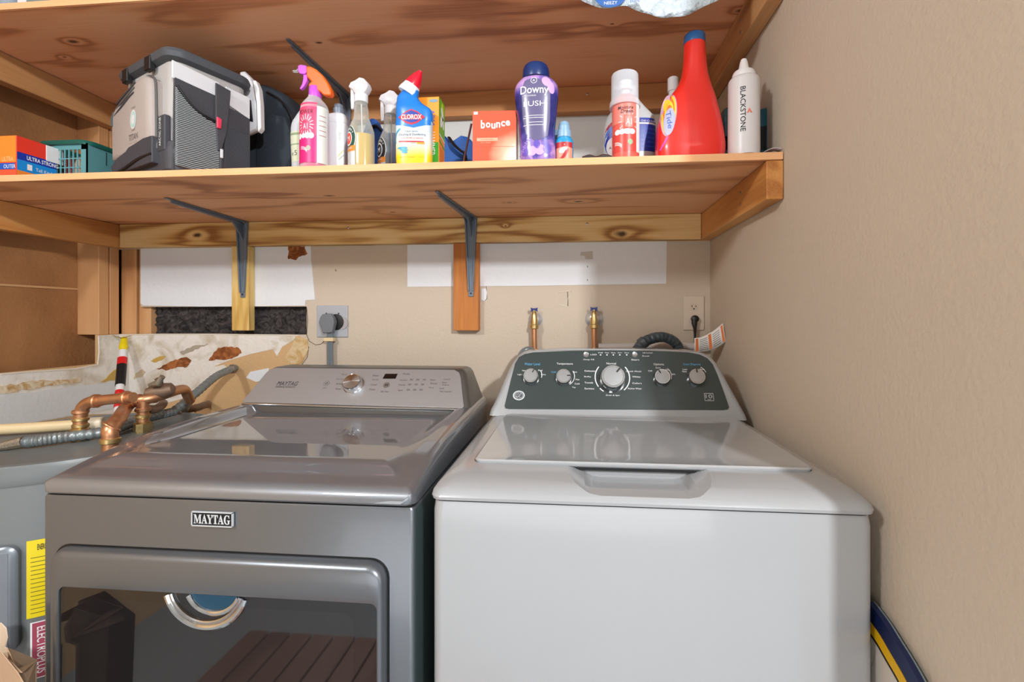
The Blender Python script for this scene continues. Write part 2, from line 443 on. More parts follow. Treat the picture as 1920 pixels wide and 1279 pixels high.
wpoly('paint_patch', [(764, 455), (1250, 450), (1249, 532), (1000, 536), (764, 538)], M['white_paint'])
wpoly('paint_patch', [(640, 205), (1226, 205), (1226, 330), (640, 330)], mat('grey_white_paint', (206, 208, 206), .7, bump=.3), t=.001)
# the old paint and torn plaster low on the left
wpoly('old_paint_patch', [(224, 640)]+jag([(300, 640), (560, 628)], 3, 2, 3)[:-4]+[(577, 640), (579, 660), (565, 684), (520, 700), (700, 860), (224, 860)], M['tan'], t=.0008)
pl = [(224, 627), (560, 629), (548, 640), (530, 650), (520, 668), (512, 655), (470, 664), (430, 676), (400, 688), (420, 684), (428, 690), (400, 720), (360, 742), (300, 760), (224, 775)]
wpoly('plaster_patch', pl, M['plaster'], t=.0022)
wpoly('plaster_patch', [(556, 628), (577, 636), (579, 655), (566, 680), (540, 690), (536, 668), (548, 650)], blotch('raw_plaster', (196, 160, 104), (214, 190, 150), 20, .4, .6), t=.003)
wpoly('plaster_patch', [(470, 697), (505, 690), (500, 712), (480, 716), (462, 708)], M['white_paint'], t=.002)
for q in (jag([(294, 691), (312, 683), (330, 674), (352, 670), (360, 676), (352, 688), (330, 690), (312, 695)], 14, 1.6, 5),
          jag([(398, 668), (410, 652), (425, 650), (448, 652), (454, 662), (440, 670), (420, 675), (392, 676)], 14, 2.2, 6),
          jag([(541, 462), (572, 462), (577, 476), (560, 482), (556, 488), (541, 486)], 14, 1.6, 8)):
    wpoly('torn_paper', q, M['paper'], t=.0028)
wpoly('stain', jag([(283, 677), (300, 668), (312, 668), (304, 676), (290, 680)], 16, 1.2, 9), mat('mustard_stain', (196, 160, 80), .8), t=.0027)
wpoly('stain', jag([(338, 660), (365, 648), (392, 645), (370, 655), (345, 666)], 16, 1.4, 10), mat('grey_scuff', (168, 156, 138), .8), t=.0027)
wpoly('scrape', jag([(255, 700), (268, 692), (275, 698), (268, 706), (252, 712)], 16, 1.2, 11), mat('scrape_tan', (200, 182, 150), .8), t=.0027)
# chipped rims
rim = mat('chipped_rim', (226, 216, 200), .9); drk = mat('crack_dark', (92, 70, 52), .9)
def crack(pts, r=.0012, m=None, name='crack'):
    mb = MB(); mb.tube([onY(x, y, YB-.001) for x, y in pts], r, 6); return mb.build(name, m or drk, wall_back)
crack([(575, 577), (577, 600), (575, 628), (580, 640), (592, 647), (602, 645), (612, 636)], .0011)
crack([(579, 650), (576, 670), (566, 684)], .001)
crack([(1044, 547), (1046, 560), (1045, 572), (1066, 575)], .0012, rim); crack([(1046, 548), (1070, 546), (1072, 553), (1064, 560), (1063, 574)], .0012, rim); crack([(1064, 546), (1065, 575)], .001)
# white strip by the block and little holes
mb = MB(); mb.prism([onY(x, y, YB-.001) for x, y in ((903, 541), (911, 541), (913, 548), (912, 560), (908, 565), (903, 562))], (0, -.001, 0)); mb.build('paint_patch', M['white_paint'], wall_back)
crack([(903, 528), (911, 530), (913, 560), (909, 564)], .0009, M['inkg'])
for x, y in ((629, 507), (1101, 500), (1101, 525)): crack([(x, y-1.5), (x+1, y+1.5)], .0016)
mb = MB(); mb.prism([onY(x, y, YB-.0022) for x, y in ((1089, 473), (1111, 471), (1112, 486), (1098, 486), (1096, 480), (1088, 479))], (0, -.0006, 0)); mb.build('scuff', mat('scuff', (196, 190, 184), .8), wall_back)
# studs, insulation seen through the opening
def studbox(x0, x1, y0, y1, z0, z1, m=None, name='wall_stud', parent=None):
    mb = MB().box(x0, x1, y0, y1, z0, z1); return struct(name, mb, m or M['stud'], parent, bevel=.002)
trim = struct('trim_1', MB().box(XL-.14, xh+.1, YB+.10, YB+.104, 0, 2.44), mat('dark_sheathing', (50, 42, 36), .9))
studbox(pv(230)*1.7, pv(258)*1.7, YB+T+.001, YB+.10, .0, 2.4, parent=trim)
studbox(pv(262)*1.7, pv(284)*1.7, YB+T+.004, YB+.10, .0, 2.4, parent=trim)
ins = MB(); R = []
rnd = random.Random(4); nx, nz = 60, 20
x0, x1, z0, z1 = pv(286)*1.7, xh+.03, zh0-.03, zh1+.03
ins.add([(x0+(x1-x0)*i/nx, YB+.035+rnd.uniform(-.006, .006), z0+(z1-z0)*j/nz) for j in range(nz+1) for i in range(nx+1)],
        [(j*(nx+1)+i, j*(nx+1)+i+1, (j+1)*(nx+1)+i+1, (j+1)*(nx+1)+i) for j in range(nz) for i in range(nx)])
tag(ins.build('insulation', M['insul'], kind='stuff'), 'dark fibrous insulation showing through the slot in the wall', 'insulation')
# left wall
zl = H-.173
w = MB(); w.box(XL-T, XL, .75, 1.598, 0, zl); w.box(XL-T, XL, 1.598, YB, 0, zh0); w.box(XL-T, XL, -2.2, .75, 0, 2.44)
wall_left = struct('wall_left', w, M['tan'])
pan = MB().box(XL-.105, XL-.089, .75, YB+.1, 0, 2.44)
struct('trim_2', pan, M['panel'])
for n_, (y0, y1) in enumerate(((1.600, 1.638), (1.643, 1.679), (1.12, 1.158), (.752, .790))):
    struct('trim_%d' % (3+n_), MB().box(XL-.089, XL, y0, y1, zl+.0 if y0 < 1.59 else zh0, 2.44), M['stud'], bevel=.002)
struct('trim_9', MB().box(XL-.089, XL-.0885+.004, .79, 1.60, H+.105, H+.112), mat('pale_seam', (206, 160, 112), .8))
def lpoly(name, pts, m, t=.002):
    mb = MB(); mb.prism([onX(x, y, XL+.0003) for x, y in pts], (t, 0, 0)); return mb.build(name, m, wall_left)
lpoly('plaster_patch', [(186, 629), (222, 627), (222, 776), (150, 778), (80, 790), (-60, 815), (-60, 716), (0, 702), (70, 696), (140, 693), (184, 684)], M['plaster'])
lpoly('paint_patch', jag([(-60, 742), (60, 735), (150, 722), (216, 716), (218, 765), (150, 776), (80, 788), (-60, 812)], 2, 2, 3), mat('chalk_white', (214, 214, 214), .8, bump=.3), t=.0032)
lpoly('torn_edge', jag([(-60, 728), (0, 724), (70, 714), (150, 708), (150, 716), (70, 728), (0, 738), (-60, 745)], 6, 2.5, 5), blotch('frayed_tan', (190, 150, 96), (222, 206, 178), 30, .4, .6), t=.0042)
lpoly('stain', jag([(188, 716), (204, 702), (220, 690), (221, 712)], 8, 1.5, 5), mat('mustard_stain', (196, 160, 80), .8), t=.0045)
mb = MB(); mb.tube([onX(x, y, XL+.002) for x, y in ((0, 702), (60, 697), (140, 692), (183, 684), (186, 660), (185, 630))], .003, 6); mb.build('chipped_rim', rim, wall_left)
mb = MB(); mb.tube([onY(x, y, YB-.002) for x, y in ((224, 628), (300, 627), (400, 627), (560, 629))], .0028, 6); mb.build('chipped_rim', rim, wall_back)
# right wall, floor, ceiling and the room behind the camera
struct('wall_right', MB().box(XR, XR+.11, .494, YB+.02, 0, 2.44), M['wall'])
struct('floor', MB().box(-1.9, 3.0, -2.3, 1.8, -.05, 0), mat('blue_grey_floor', (164, 172, 178), .5, var=.08, vscale=3))
struct('ceiling', MB().box(-1.9, 3.0, -2.3, 1.8, 2.44, 2.5), mat('ceiling_white', (225, 222, 215), .8))
struct('wall_front', MB().box(-1.9, 3.0, -2.3, -2.2, 0, 2.44), mat('far_wall', (196, 194, 190), .8))

# ------------------------------------------------------------------ shelves
def screwhead(c, n, parent, r=.004):
    MB().axial([(r, 0), (r, .001), (r*.6, .0018), (0, .0018)], c, n, 14).build('screw', M['screw'], parent, world=True)
def kn(px, py, z, t0, r):
    q = onZ(px, py, z)-Vector(t0); return (q.x, q.y, q.z, r)
def shelf(name, z0, z1, label, ply, led, cl):
    t = thing(name, label, 'shelf', (-.65, YB, z0))
    mb = MB().box(XL+.002, XR-.003, YF, YB-.001, z0, z1)
    o = mb.build('shelf_board', [ply], t, world=True, bevel=.0012)
    mb = MB().box(XL+.002, XR-.003, YF-.0035, YF, z0+.001, z1-.0005)
    mb.build('shelf_edge', M['plyedge'], o, world=True)
    l = MB().box(XL+.040, XR-.040, YB-.038, YB, z0-.090, z0-.0008).build('ledger_board', led, t, world=True, bevel=.003)
    a = MB().box(XL, XL+.038, YF-.002, YB, z0-.090, z0-.0008).build('side_cleat', cl, t, world=True, bevel=.003)
    b = MB().box(XR-.039, XR-.001, YF-.003, YB, z0-.090, z0-.0008).build('side_cleat', cl, t, world=True, bevel=.003)
    b['label'] = 'orange toned cleat against the right wall'
    for y in (1.27,):
        for dz in (.03, .062): screwhead((XR-.039, y, z0-dz), (-1, 0, 0), b)
    for x in (pv(1101)*1.642, pv(653)*1.642): screwhead((x, YB-.038, z0-.03), (0, -1, 0), l)
    return t
t0 = (-.65, YB, ZS0); t1 = (-.65, YB, ZU0)
kl = [(*(onY(370, 441, YB-.038)-Vector(t0)), .013), (*(onY(1165, 439, YB-.038)-Vector(t0)), .016), (*(onY(948, 424, YB-.038)-Vector(t0)), .0035)]
ply0 = wood('plywood_lower', (168, 104, 64), (224, 160, 112), (238, 184, 138), 'X', 34, (.7, 4.6), lines=4.5, knots=[kn(955, 380, ZS0, t0, .006), kn(1085, 378, ZS0, t0, .011), kn(617, 367, ZS0, t0, .008), kn(736, 398, ZS0, t0, .007)], contrast=.95)
ply1 = wood('plywood_upper', (172, 108, 70), (226, 160, 114), (240, 188, 148), 'X', 34, (.7, 4.4), lines=4.5, knots=[kn(137, 78, ZU0, t1, .012), kn(121, 107, ZU0, t1, .005), kn(1390, 20, ZU0, t1, .011), kn(598, 80, ZU0, t1, .008), kn(1148, 45, ZU0, t1, .004)], contrast=1.0, seed=4.4)
shelf('wooden_shelf', ZS0, ZS1, 'lower plywood shelf on pine ledger boards, holding cleaning bottles and the cooler', ply0, wood('pine_ledger', (150, 100, 48), (210, 166, 100), (232, 202, 146), 'X', 44, (.7, 8), knots=kl, contrast=1.3), M['piney'])
shelf('wooden_shelf', ZU0, ZU1, 'upper plywood shelf on pine ledger boards, at the top edge of the photo', ply1, wood('red_pine_ledger', (142, 86, 46), (186, 128, 76), (204, 150, 98), 'X', 22, (.8, 8), seed=5.5), wood('brown_pine_y', (142, 92, 50), (186, 134, 84), (206, 158, 108), 'Y', 22, (1, 8), seed=6.1))
def blk(px0, px1, zt, zb, m, label):
    o = MB().box(pv(px0)*1.642, pv(px1)*1.642, YB-.037, YB-.0035, zb, zt).build('backing_board', m, bevel=.002)
    tag(o, label, 'board')
blk(434, 466, ZS0-.091, H-.048, M['pinez'], 'yellow pine backing board behind the left lower shelf bracket, over the insulation slot')
blk(850, 897, ZS0-.091, H-.046, M['orangez'], 'orange pine backing board behind the right lower shelf bracket')
blk(636, 662, ZU0-.091, H+.5, M['pinez'], 'backing board behind the bottles, holding the upper shelf bracket')
def bracket(X, z0, lean, label):
    y1 = YB-.038
    t = thing('shelf_bracket', label, 'bracket', (X, y1, z0), 0)
    L1, L2 = .355, .285
    # arm under the shelf
    mb = MB(); za = -.0012
    mb.prism([(-.023, -.002, za), (.023, -.002, za), (.006+lean, -L1, za), (-.006+lean, -L1, za)], (0, 0, -.003))
    mb.prism([(-.009, -.006, za-.003), (.009, -.006, za-.003), (.003+lean, -L1+.02, za-.003), (-.003+lean, -L1+.02, za-.003)], (0, 0, -.009))
    mb.build('arm', M['bracket'], t, bevel=.0012)
    mb = MB()
    mb.prism([(-.023, -.0005, -.004), (.023, -.0005, -.004), (.009, -.0005, -L2), (-.009, -.0005, -L2)], (0, -.003, 0))
    mb.prism([(-.023, -.0035, -.004), (-.017, -.0035, -.004), (-.005, -.0035, -L2+.02), (-.009, -.0035, -L2+.02)], (0, -.008, 0))
    mb.prism([(.017, -.0035, -.004), (.023, -.0035, -.004), (.009, -.0035, -L2+.02), (.005, -.0035, -L2+.02)], (0, -.008, 0))
    mb.build('leg', M['bracket'], t, bevel=.0012)
    mb = MB()
    mb.prism([(-.003, -.004, -.004), (-.003, -.07, -.004), (-.003, -.05, -.018), (-.003, -.018, -.05), (-.003, -.004, -.07)], (.006, 0, 0)); mb.prism([(-.021, -.004, -.004), (-.021, -.045, -.004), (-.021, -.018, -.012), (-.021, -.012, -.03), (-.021, -.004, -.05)], (.003, 0, 0)); mb.prism([(.018, -.004, -.004), (.018, -.045, -.004), (.018, -.018, -.012), (.018, -.012, -.03), (.018, -.004, -.05)], (.003, 0, 0))
    mb.build('gusset', M['bracket'], t, bevel=.001)
    for z in (-L2+.012, -.045):
        MB().axial([(.0035, 0), (.0035, .001), (0, .002)], (0, -.0038, z), (0, -1, 0), 12).build('screw', M['black'], t)
bracket(-1.236, ZS0, .02, 'grey metal shelf bracket under the lower shelf, left of the large grey outlet')
bracket(-.366, ZS0, -.02, 'grey metal shelf bracket under the lower shelf, on the orange backing board')
bracket(-.832, ZU0, .0, 'dark grey metal bracket under the upper shelf, behind the spray bottles')
# ------------------------------------------------------------------ washer
def frings(mb, specs, x0, x1, y0, y1, mi=0, cap0=True, cap1=True):
    """specs: (side inset, front inset, back inset, radius, z)"""
    mb.rings([rrect(x0+s, x1-s, y0+f, y1-b, r, z) for s, f, b, r, z in specs], mi, cap0, cap1)
wx0, wx1, wy0, wy1 = -.232, .454, .734, 1.42
washer = thing('washing_machine', 'white top-load washing machine with dark control panel and closed lid', 'washing machine', ((wx0+wx1)/2, (wy0+wy1)/2, 0))
zs = H-.2945
mb = MB(); frings(mb, [(.02, .02, .02, .02, .012), (.004, .004, .002, .02, .03), (0, 0, 0, .018, .06), (0, 0, 0, .018, zs-.02), (.002, .002, 0, .018, zs-.004)], wx0+.002, wx1-.002, wy0+.004, wy1)
mb.build('cabinet', M['enamel'], washer, world=True)
MB().box(wx0+.012, wx1-.012, wy0+.012, wy1-.01, zs-.006, zs+.002).build('seam', mat('seam_grey', (72, 74, 76), .6), washer, world=True)
for x in (wx0+.06, wx1-.06):
    for y in (wy0+.07, wy1-.07): MB().lathe([(.02, 0), (.02, .014)], (x, y, 0), 16).build('foot', M['black'], washer, world=True)
mb = MB()
frings(mb, [(0, 0, 0, .02, zs), (-.001, -.001, 0, .02, zs+.005), (.0005, .003, 0, .022, zs+.012), (.005, .012, .001, .026, zs+.018), (.012, .028, .002, .03, zs+.0235), (.022, .05, .003, .03, zs+.0275), (.034, .08, .004, .03, zs+.030), (.05, .1, .006, .02, zs+.0305)], wx0, wx1, wy0, wy1)
cover = mb.build('top_cover', M['enamel'], washer, world=True)
wc = (wx0+wx1)/2
cut = MB()
cut.prism([Vector((wc+x, wy0-.02, zs+z)) for x, z in ((-.128, .05), (-.120, .030), (-.108, .024), (-.085, .0155), (-.068, .0135), (.068, .0135), (.085, .0155), (.108, .024), (.120, .030), (.128, .05))], (0, .155, 0))
ins_ = lambda v: abs(v.x-wc) < .129 and wy0+.002 < v.y < .9 and v.z < zs+.0302
bool_cut(cover, cut, ins_)
cut = MB(); cut.prism([Vector((wc+x, .772, zs+z)) for x, z in ((-.098, .04), (-.092, .018), (-.078, .009), (-.064, .0068), (.064, .0068), (.078, .009), (.092, .018), (.098, .04))], (0, .075, 0))
bool_cut(cover, cut, ins_)
lx0, lx1, ly0, ly1 = -.181, .412, .832, 1.237
mb = MB()
frings(mb, [(.004, .004, 0, .014, zs+.027), (.001, .001, 0, .016, zs+.030), (0, 0, 0, .016, zs+.0345), (.003, .003, 0, .016, zs+.037), (.006, .007, .003, .014, zs+.0365), (.05, .03, .02, .03, zs+.0345), (.10, .06, .03, .03, zs+.0335)], lx0, lx1, ly0, ly1)
mb.build('lid', M['enamel_lit'], washer, world=True)
mb = MB(); frings(mb, [(0, 0, 0, .017, zs+.0285), (0, 0, 0, .017, zs+.0308)], lx0-.0015, lx1+.0015, ly0+.002, ly1+.002)
mb.build('lid_gap', mat('seam_grey', (72, 74, 76), .6), washer, world=True)
# recess wall below the lid lip
mb = MB().box(wc-.115, wc+.115, .846, .85, zs+.012, zs+.030); mb.build('recess_back', M['enamel'], washer, world=True)
mb = MB().box(wc-.105, wc+.105, .838, .8455, zs+.021, zs+.0285); mb.build('handle_slot', M['black'], washer, world=True)
for x in (lx0+.02, lx1-.02): MB().lathe([(.005, 0), (.005, .004), (.003, .005)], (x, 1.243, zs+.0305), 12).build('hinge_cap', mat('seam_grey', (72, 74, 76), .6), washer, world=True)
# console
SL = .46
def cyf(z): return 1.252+(z-(H-.25))*SL
mb = MB(); R = []
for z, xa, xb, yb, r in ((-.266, -.229, .451, 1.42, .012), (-.252, -.226, .448, 1.42, .014), (-.235, -.218, .441, 1.42, .016), (-.2, -.203, .426, 1.418, .016), (-.15, -.183, .405, 1.415, .016), (-.125, -.171, .393, 1.41, .016), (-.110, -.159, .381, 1.405, .016), (-.101, -.146, .368, 1.40, .016), (-.095, -.128, .35, 1.395, .014), (-.0915, -.10, .322, 1.39, .012), (-.0885, -.03, .25, 1.385, .012)):
    R.append(rrect(xa, xb, cyf(H+z)+(.006 if z > -.093 else 0), yb, r, H+z))
mb.rings(R); mb.build('console', M['enamel'], washer, world=True)
pn = Vector((0, -1, SL)).normalized(); pu = Vector((0, SL, 1)).normalized(); PO = Vector((wc, cyf(H-.17)-.001, H-.17))
def onp(px, py): return onplane(px, py, PO, pn)
def panuv(px, py): q = onp(px, py)-PO; return q.x, q.dot(pu)
outline = [(946, 762), (948, 766), (955, 767), (1150, 768), (1355, 769), (1364, 768), (1367, 764), (1358, 738), (1345, 703), (1336, 683), (1326, 672), (1312, 665), (1290, 661), (1220, 658), (1150, 657), (1070, 658), (1000, 661), (984, 664), (973, 670), (966, 682), (958, 712)]
mb = MB().prism([onp(*p)-pn*.001 for p in outline], pn*.0025); mb.build('control_panel', M['gepanel'], washer, world=True, bevel=.0006)
pp = plane(PO+pn*.0016, (1, 0, 0), pu)
k = 1/F*1.27
art = Art(pp)
def pt(s, px, py, hpx, mi, fit=None):
    u, v = panuv(px, py); art.text(s, u, v, hpx*k*1.25, mi, fit=fit*k if fit else None, fith=hpx*k if fit else None)
pt('Water Level', 998, 683, 5, 2, 30); pt('Temperature', 1059, 683, 5, 0, 31); pt('Normal', 1146, 682, 4, 0, 18)
pt('Options', 1235, 684, 5, 0, 19); pt('Smart Dispense', 1297, 684, 5, 2, 32)
for s, x, y, f in (('Delicates', 1106, 696, 20), ('Bulky', 1102, 707, 13), ('Towels', 1104, 718, 16), ('Sanitize', 1105, 729, 18), ('Quick Wash', 1188, 697, 28), ('Whites', 1193, 707, 15), ('Colors', 1194, 719, 17), ('Active Wear', 1190, 729, 26), ('Drain & Spin', 1149, 742, 25),
                   ('Deep Fill', 1104, 675, 20), ('Start', 1191, 675, 15), ('Lid Locked', 1214, 662, 18), ('Soak', 1211, 668, 14),
                   ('Light', 975, 703, 9), ('Auto', 982, 695, 6), ('Med', 1013, 695, 8), ('Heavy', 1019, 703, 9), ('Warm', 1078, 698, 8), ('Hot', 1083, 712, 7), ('Cold', 1082, 720, 9), ('Tap', 1076, 727, 7),
                   ('Off', 1219, 696, 8), ('Extra', 1234, 690, 9), ('Rinse', 1252, 694, 8), ('Fabric', 1262, 702, 8), ('Less', 1284, 693, 8), ('None', 1283, 697, 8), ('More', 1316, 693, 8)):
    pt(s, x, y, 3.2 if y > 669 else 2.4, 0, f)
pt('Cold', 1038, 698, 3.2, 2, 9)
for i, x in enumerate((1126, 1138, 1150, 1162, 1175)):
    pt(('Fill', 'Wash', 'Rinse', 'Spin', 'Done')[i], x, 662, 2, 0, 8); u, v = panuv(x, 666); art.ell(u, v, .0022, .0018, 0, n=12)
pt('LED', 1113, 665.5, 2.4, 0, 12)
def arc(px, py, r, a0, a1, w_, mi=0):
    u, v = panuv(px, py); aa = Art(pp); aa.ell(u, v, r*k, r*k, mi, .0002, r0=1-w_/r, rings=1, a0=math.radians(a0), a1=math.radians(a1), n=24); aa.build('dial_mark', M['inkw'], washer, world=True)
arc(1148, 708, 33, 140, 215, 1.8); arc(1148, 708, 33, -50, 40, 2); arc(1148, 708, 33, 222, 238, 1.8)
arc(1059, 706, 19, -60, 35, 1.2); arc(998, 704, 19, -15, 30, 1.2); arc(1305, 705, 20, 20, 60, 1); arc(1240, 705, 19, -20, 50, 1)
u, v = panuv(1145, 736); art.rect(u-.004, v-.0015, u+.004, v+.0015, 0)
# round emblem bottom left, square emblem bottom right
art.build('panel_lettering', [M['inkw'], M['chrome'], M['inkb'], mat('silver_ink', (190, 196, 200), .4, .6), M['ink']], washer, world=True); art = Art(pp)
u, v = panuv(973, 742); art.ell(u, v, .0165, .0135, 1, .0001); art.ell(u, v, .0165, .0135, 3, .0004, r0=.8, rings=1); art.ell(u, v, .012, .0098, 4, .0002); art.text('GE', u, v, .012, 3, .0006, .35, fit=.014, fith=.010)
art.ell(u, v, .0105, .0085, 3, .0006, r0=.9, rings=1)
art.build('round_emblem', [M['inkw'], M['chrome'], M['inkb'], mat('silver_ink', (190, 196, 200), .4, .6), M['ink']], washer, world=True); art = Art(pp)
u, v = panuv(1329, 745)
for a in ((-.012, -.0105, .012, -.009), (-.012, .009, .012, .0105), (-.012, -.0105, -.0108, .0105), (.0108, -.0105, .012, .0105)): art.rect(u+a[0], v+a[1], u+a[2], v+a[3], 3, .0002, 2, 2)
art.text('10', u, v+.002, .014, 3, .0002, fit=.017, fith=.010); art.text('YEAR', u, v-.0065, .004, 3, .0002)
art.build('square_emblem', [M['inkw'], M['chrome'], M['inkb'], mat('silver_ink', (190, 196, 200), .4, .6), M['ink']], washer, world=True)
brushed = mat('brushed_silver', (176, 177, 180), .28, .9)
def knob(px, py, r, ang, name='knob'):
    c = onp(px, py)+pn*.001; d = r*.95
    o = MB().axial([(r*1.08, 0), (r*1.1, .003), (r*1.02, d*.5), (r*.98, d*.9), (r*.93, d), (r*.82, d), (r*.80, d*.96), (0, d*.97)], c, pn, 40).build(name, M['trimc'], washer, world=True)
    MB().axial([(r*.8, d*.97), (r*.8, d+.0006), (0, d+.0008)], c, pn, 40).build('knob_face', brushed, o, world=True)
    u = Vector((math.sin(ang), 0, 0))+pu*math.cos(ang); s = pn.cross(u); q = c+pn*(d+.0009)
    MB().prism([q+u*r*.45+s*r*.07, q+u*r*.9+s*r*.07, q+u*r*.9-s*r*.07, q+u*r*.45-s*r*.07], pn*.0008).build('knob_mark', M['black'], o, world=True)
k0 = .0012
knob(996, 708, 15*k*.96, .5); knob(1057, 709, 15*k*.96, 1.5); knob(1148, 712, 23*k*.98, .7); knob(1240, 710, 15*k*.98, -.5); knob(1304, 710, 15.5*k*.98, 0)
for x in (1099, 1190):
    MB().axial([(.0083, 0), (.0083, .002), (.007, .0032), (.0045, .0026), (0, .0026)], onp(x, 665), pn, 24).build('push_button', brushed, washer, world=True)

# ------------------------------------------------------------------ dryer
dx0, dx1, dy0, dy1 = -.962, -.268, .764, 1.44
dc = (dx0+dx1)/2
dryer = thing('clothes_dryer', 'slate grey front-load clothes dryer with glossy top and window door', 'clothes dryer', (dc, (dy0+dy1)/2, 0))
zd = H-.3205
mb = MB(); frings(mb, [(.004, .004, 0, .012, .015), (0, 0, 0, .009, .03), (0, 0, 0, .009, zd-.006), (.002, .002, 0, .009, zd-.002)], dx0-.002, dx1, dy0, dy1)
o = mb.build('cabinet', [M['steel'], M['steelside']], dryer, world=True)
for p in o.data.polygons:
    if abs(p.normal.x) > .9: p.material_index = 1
MB().box(dx0+.006, dx1-.006, dy0+.006, dy1-.01, zd-.004, zd+.004).build('seam', M['black'], dryer, world=True)
for x in (dx0+.06, dx1-.06):
    for y in (dy0+.07, dy1-.07): MB().lathe([(.02, 0), (.02, .016)], (x, y, 0), 16).build('foot', M['black'], dryer, world=True)
def prof(y):
    K = [(.74, -.296), (.765, -.2915), (.80, -.283), (.88, -.267), (.96, -.258), (1.1, -.250), (1.35, -.246)]
    for p, q in zip(K, K[1:]):
        if y <= q[0]: return H+p[1]+(q[1]-p[1])*max(0, (y-p[0])/(q[0]-p[0]))
    return H+K[-1][1]
tx0, tx1, ty0, ty1 = dx0-.001, dx1+.001, dy0-.008, 1.44
O_ = rrect(tx0, tx1, ty0, ty1, .022, 0, 10); dense = []
for i, p in enumerate(O_):
    n_ = O_[(i+1) % len(O_)]; kk = max(1, int((n_-p).length/.015))
    dense += [p.lerp(n_, j/kk) for j in range(kk)]
cc = Vector((dc, (ty0+ty1)/2, 0)); R = [[Vector((p.x, p.y+.003, zd+.0035)) for p in dense], [Vector((p.x, p.y, zd+.007)) for p in dense]]
RR = .020
def sst(q): q = min(max(q, 0), 1); return q*q*(3-2*q)
for k_ in range(46):
    t_ = (k_/45)**1.7*.999; ring = []
    for p in dense:
        q = cc+(p-cc)*(1-t_); e_ = min(q.x-tx0, tx1-q.x, q.y-ty0)
        if t_ == 0: e_ = 0
        # depth from the true border measured along the scaled ring
        e_ = max(min(q.x-tx0, tx1-q.x, q.y-ty0), 0); drop = RR*(1-math.sqrt(max(0, 1-(1-min(e_/RR, 1))**2)))
        if t_ < .004: drop = min(drop, RR)
        z = prof(q.y); z = z+(H-.2655-z)*sst((e_-.04)/.05)-drop
        ring.append(Vector((q.x, q.y, max(z, zd+.007))))
    R.append(ring)
mb = MB().rings(R); mb.build('top_panel', M['steeltop'], dryer, world=True, ang=60)
mb = MB(); R = []
SLd = .86
def dyf(z): return 1.243+(z-(H-.262))*SLd
for z, xa, xb, yb, r in ((-.266, dx0+.012, dx1-.002, 1.44, .01), (-.252, dx0+.02, dx1-.012, 1.44, .012), (-.2, dx0+.033, dx1-.03, 1.435, .012), (-.165, dx0+.042, dx1-.042, 1.43, .012), (-.155, dx0+.047, dx1-.048, 1.425, .012), (-.150, dx0+.056, dx1-.06, 1.42, .01)):
    R.append(rrect(xa, xb, dyf(H+z)+(.004 if z > -.152 else 0), yb, r, H+z))
mb.rings(R); mb.build('console', mat('console_grey', (120, 122, 122), .35, .8), dryer, world=True)
dn = Vector((0, -1, SLd)).normalized(); du = Vector((0, SLd, 1)).normalized(); DO = Vector((dc, dyf(H-.2)-.001, H-.2))
def ond(px, py): return onplane(px, py, DO, dn)
mb = MB().prism([ond(*p)-dn*.001 for p in ((456, 752), (460, 755), (866, 766), (870, 762), (868, 745), (864, 708), (861, 699), (852, 694), (520, 690), (508, 693), (500, 699))], dn*.003)
mb.build('control_panel', M['panelsteel'], dryer, world=True, bevel=.001)
mb = MB(); mb.tube([ond(455, 757.5)+dn*.002, ond(660, 764)+dn*.002, ond(871, 769)+dn*.002], .0032, 10); mb.build('trim_strip', M['trimc'], dryer, world=True)
dp = plane(DO+dn*.0022, (1, 0, 0), du)
art = Art(dp); kd = 1/F*1.33
def duv(px, py): q = ond(px, py)-DO; return q.x, q.dot(du)
def dt(s, px, py, h, mi, fit=None, shear=0):
    u, v = duv(px, py); art.text(s, u, v, h*kd, mi, shear=shear, fit=fit*kd, fith=h*kd*1.25)
dt('MAYTAG', 540, 720, 7.5, 0, 42, .2); dt('COMMERCIAL TECHNOLOGY', 536, 726.5, 2.6, 0, 40)
for s, x, y, f in (('Normal', 646, 703, 10), ('Heavy Duty', 638, 712, 15), ('Bulky', 637, 721, 12), ('Sheets', 635, 730, 11), ('Delicate', 705, 705, 12), ('Quick Dry', 704, 713, 13), ('Casual', 701, 722, 12), ('Timed', 698, 731, 12), ('Start / Pause', 722, 735, 15),
                   ('Wrinkle', 762, 702, 14), ('Dryness', 757, 714, 14), ('Temp', 754, 723, 14), ('Signal', 751, 733, 9), ('Steam', 812, 713, 10), ('Refresh', 814, 720, 13), ('Damp', 809, 728, 9),
                   ('Control', 838, 712, 12), ('Sensor', 834, 718, 10), ('Adjust', 836, 723, 14), ('Lock', 829, 729, 9), ('Hold 3 seconds', 836, 735, 22)):
    dt(s, x, y, 3, 1, f)
for j, y in enumerate((713, 722, 732)):
    for i in range(3): dt('more'[:2+j], 772+i*12-j*3, y, 3, 1, 6)
art.build('panel_lettering', [M['ink'], M['inkg']], dryer, world=True); art = Art(dp)
u, v = duv(613, 720); art.ell(u, v, .0085, .0085, 1, 0, r0=.9, rings=1); art.ell(u, v, .004, .004, 0, 0, r0=.7, rings=1); dt('power', 609, 729, 2.6, 1, 6)
art.build('power_button', [M['ink'], M['inkg']], dryer, world=True); art = Art(dp)
u, v = duv(725, 723); art.ell(u, v, .009, .009, 2, 0); art.ell(u, v, .009, .009, 1, .0002, r0=.92, rings=1); art.rect(u-.004, v-.0035, u-.001, v+.0035, 0, .0003, 2, 2); art.rect(u+.001, v-.0035, u+.004, v+.0035, 0, .0003, 2, 2)
art.build('start_button', [M['ink'], M['inkg'], mat('button_silver', (176, 174, 174), .3, .9)], dryer, world=True)
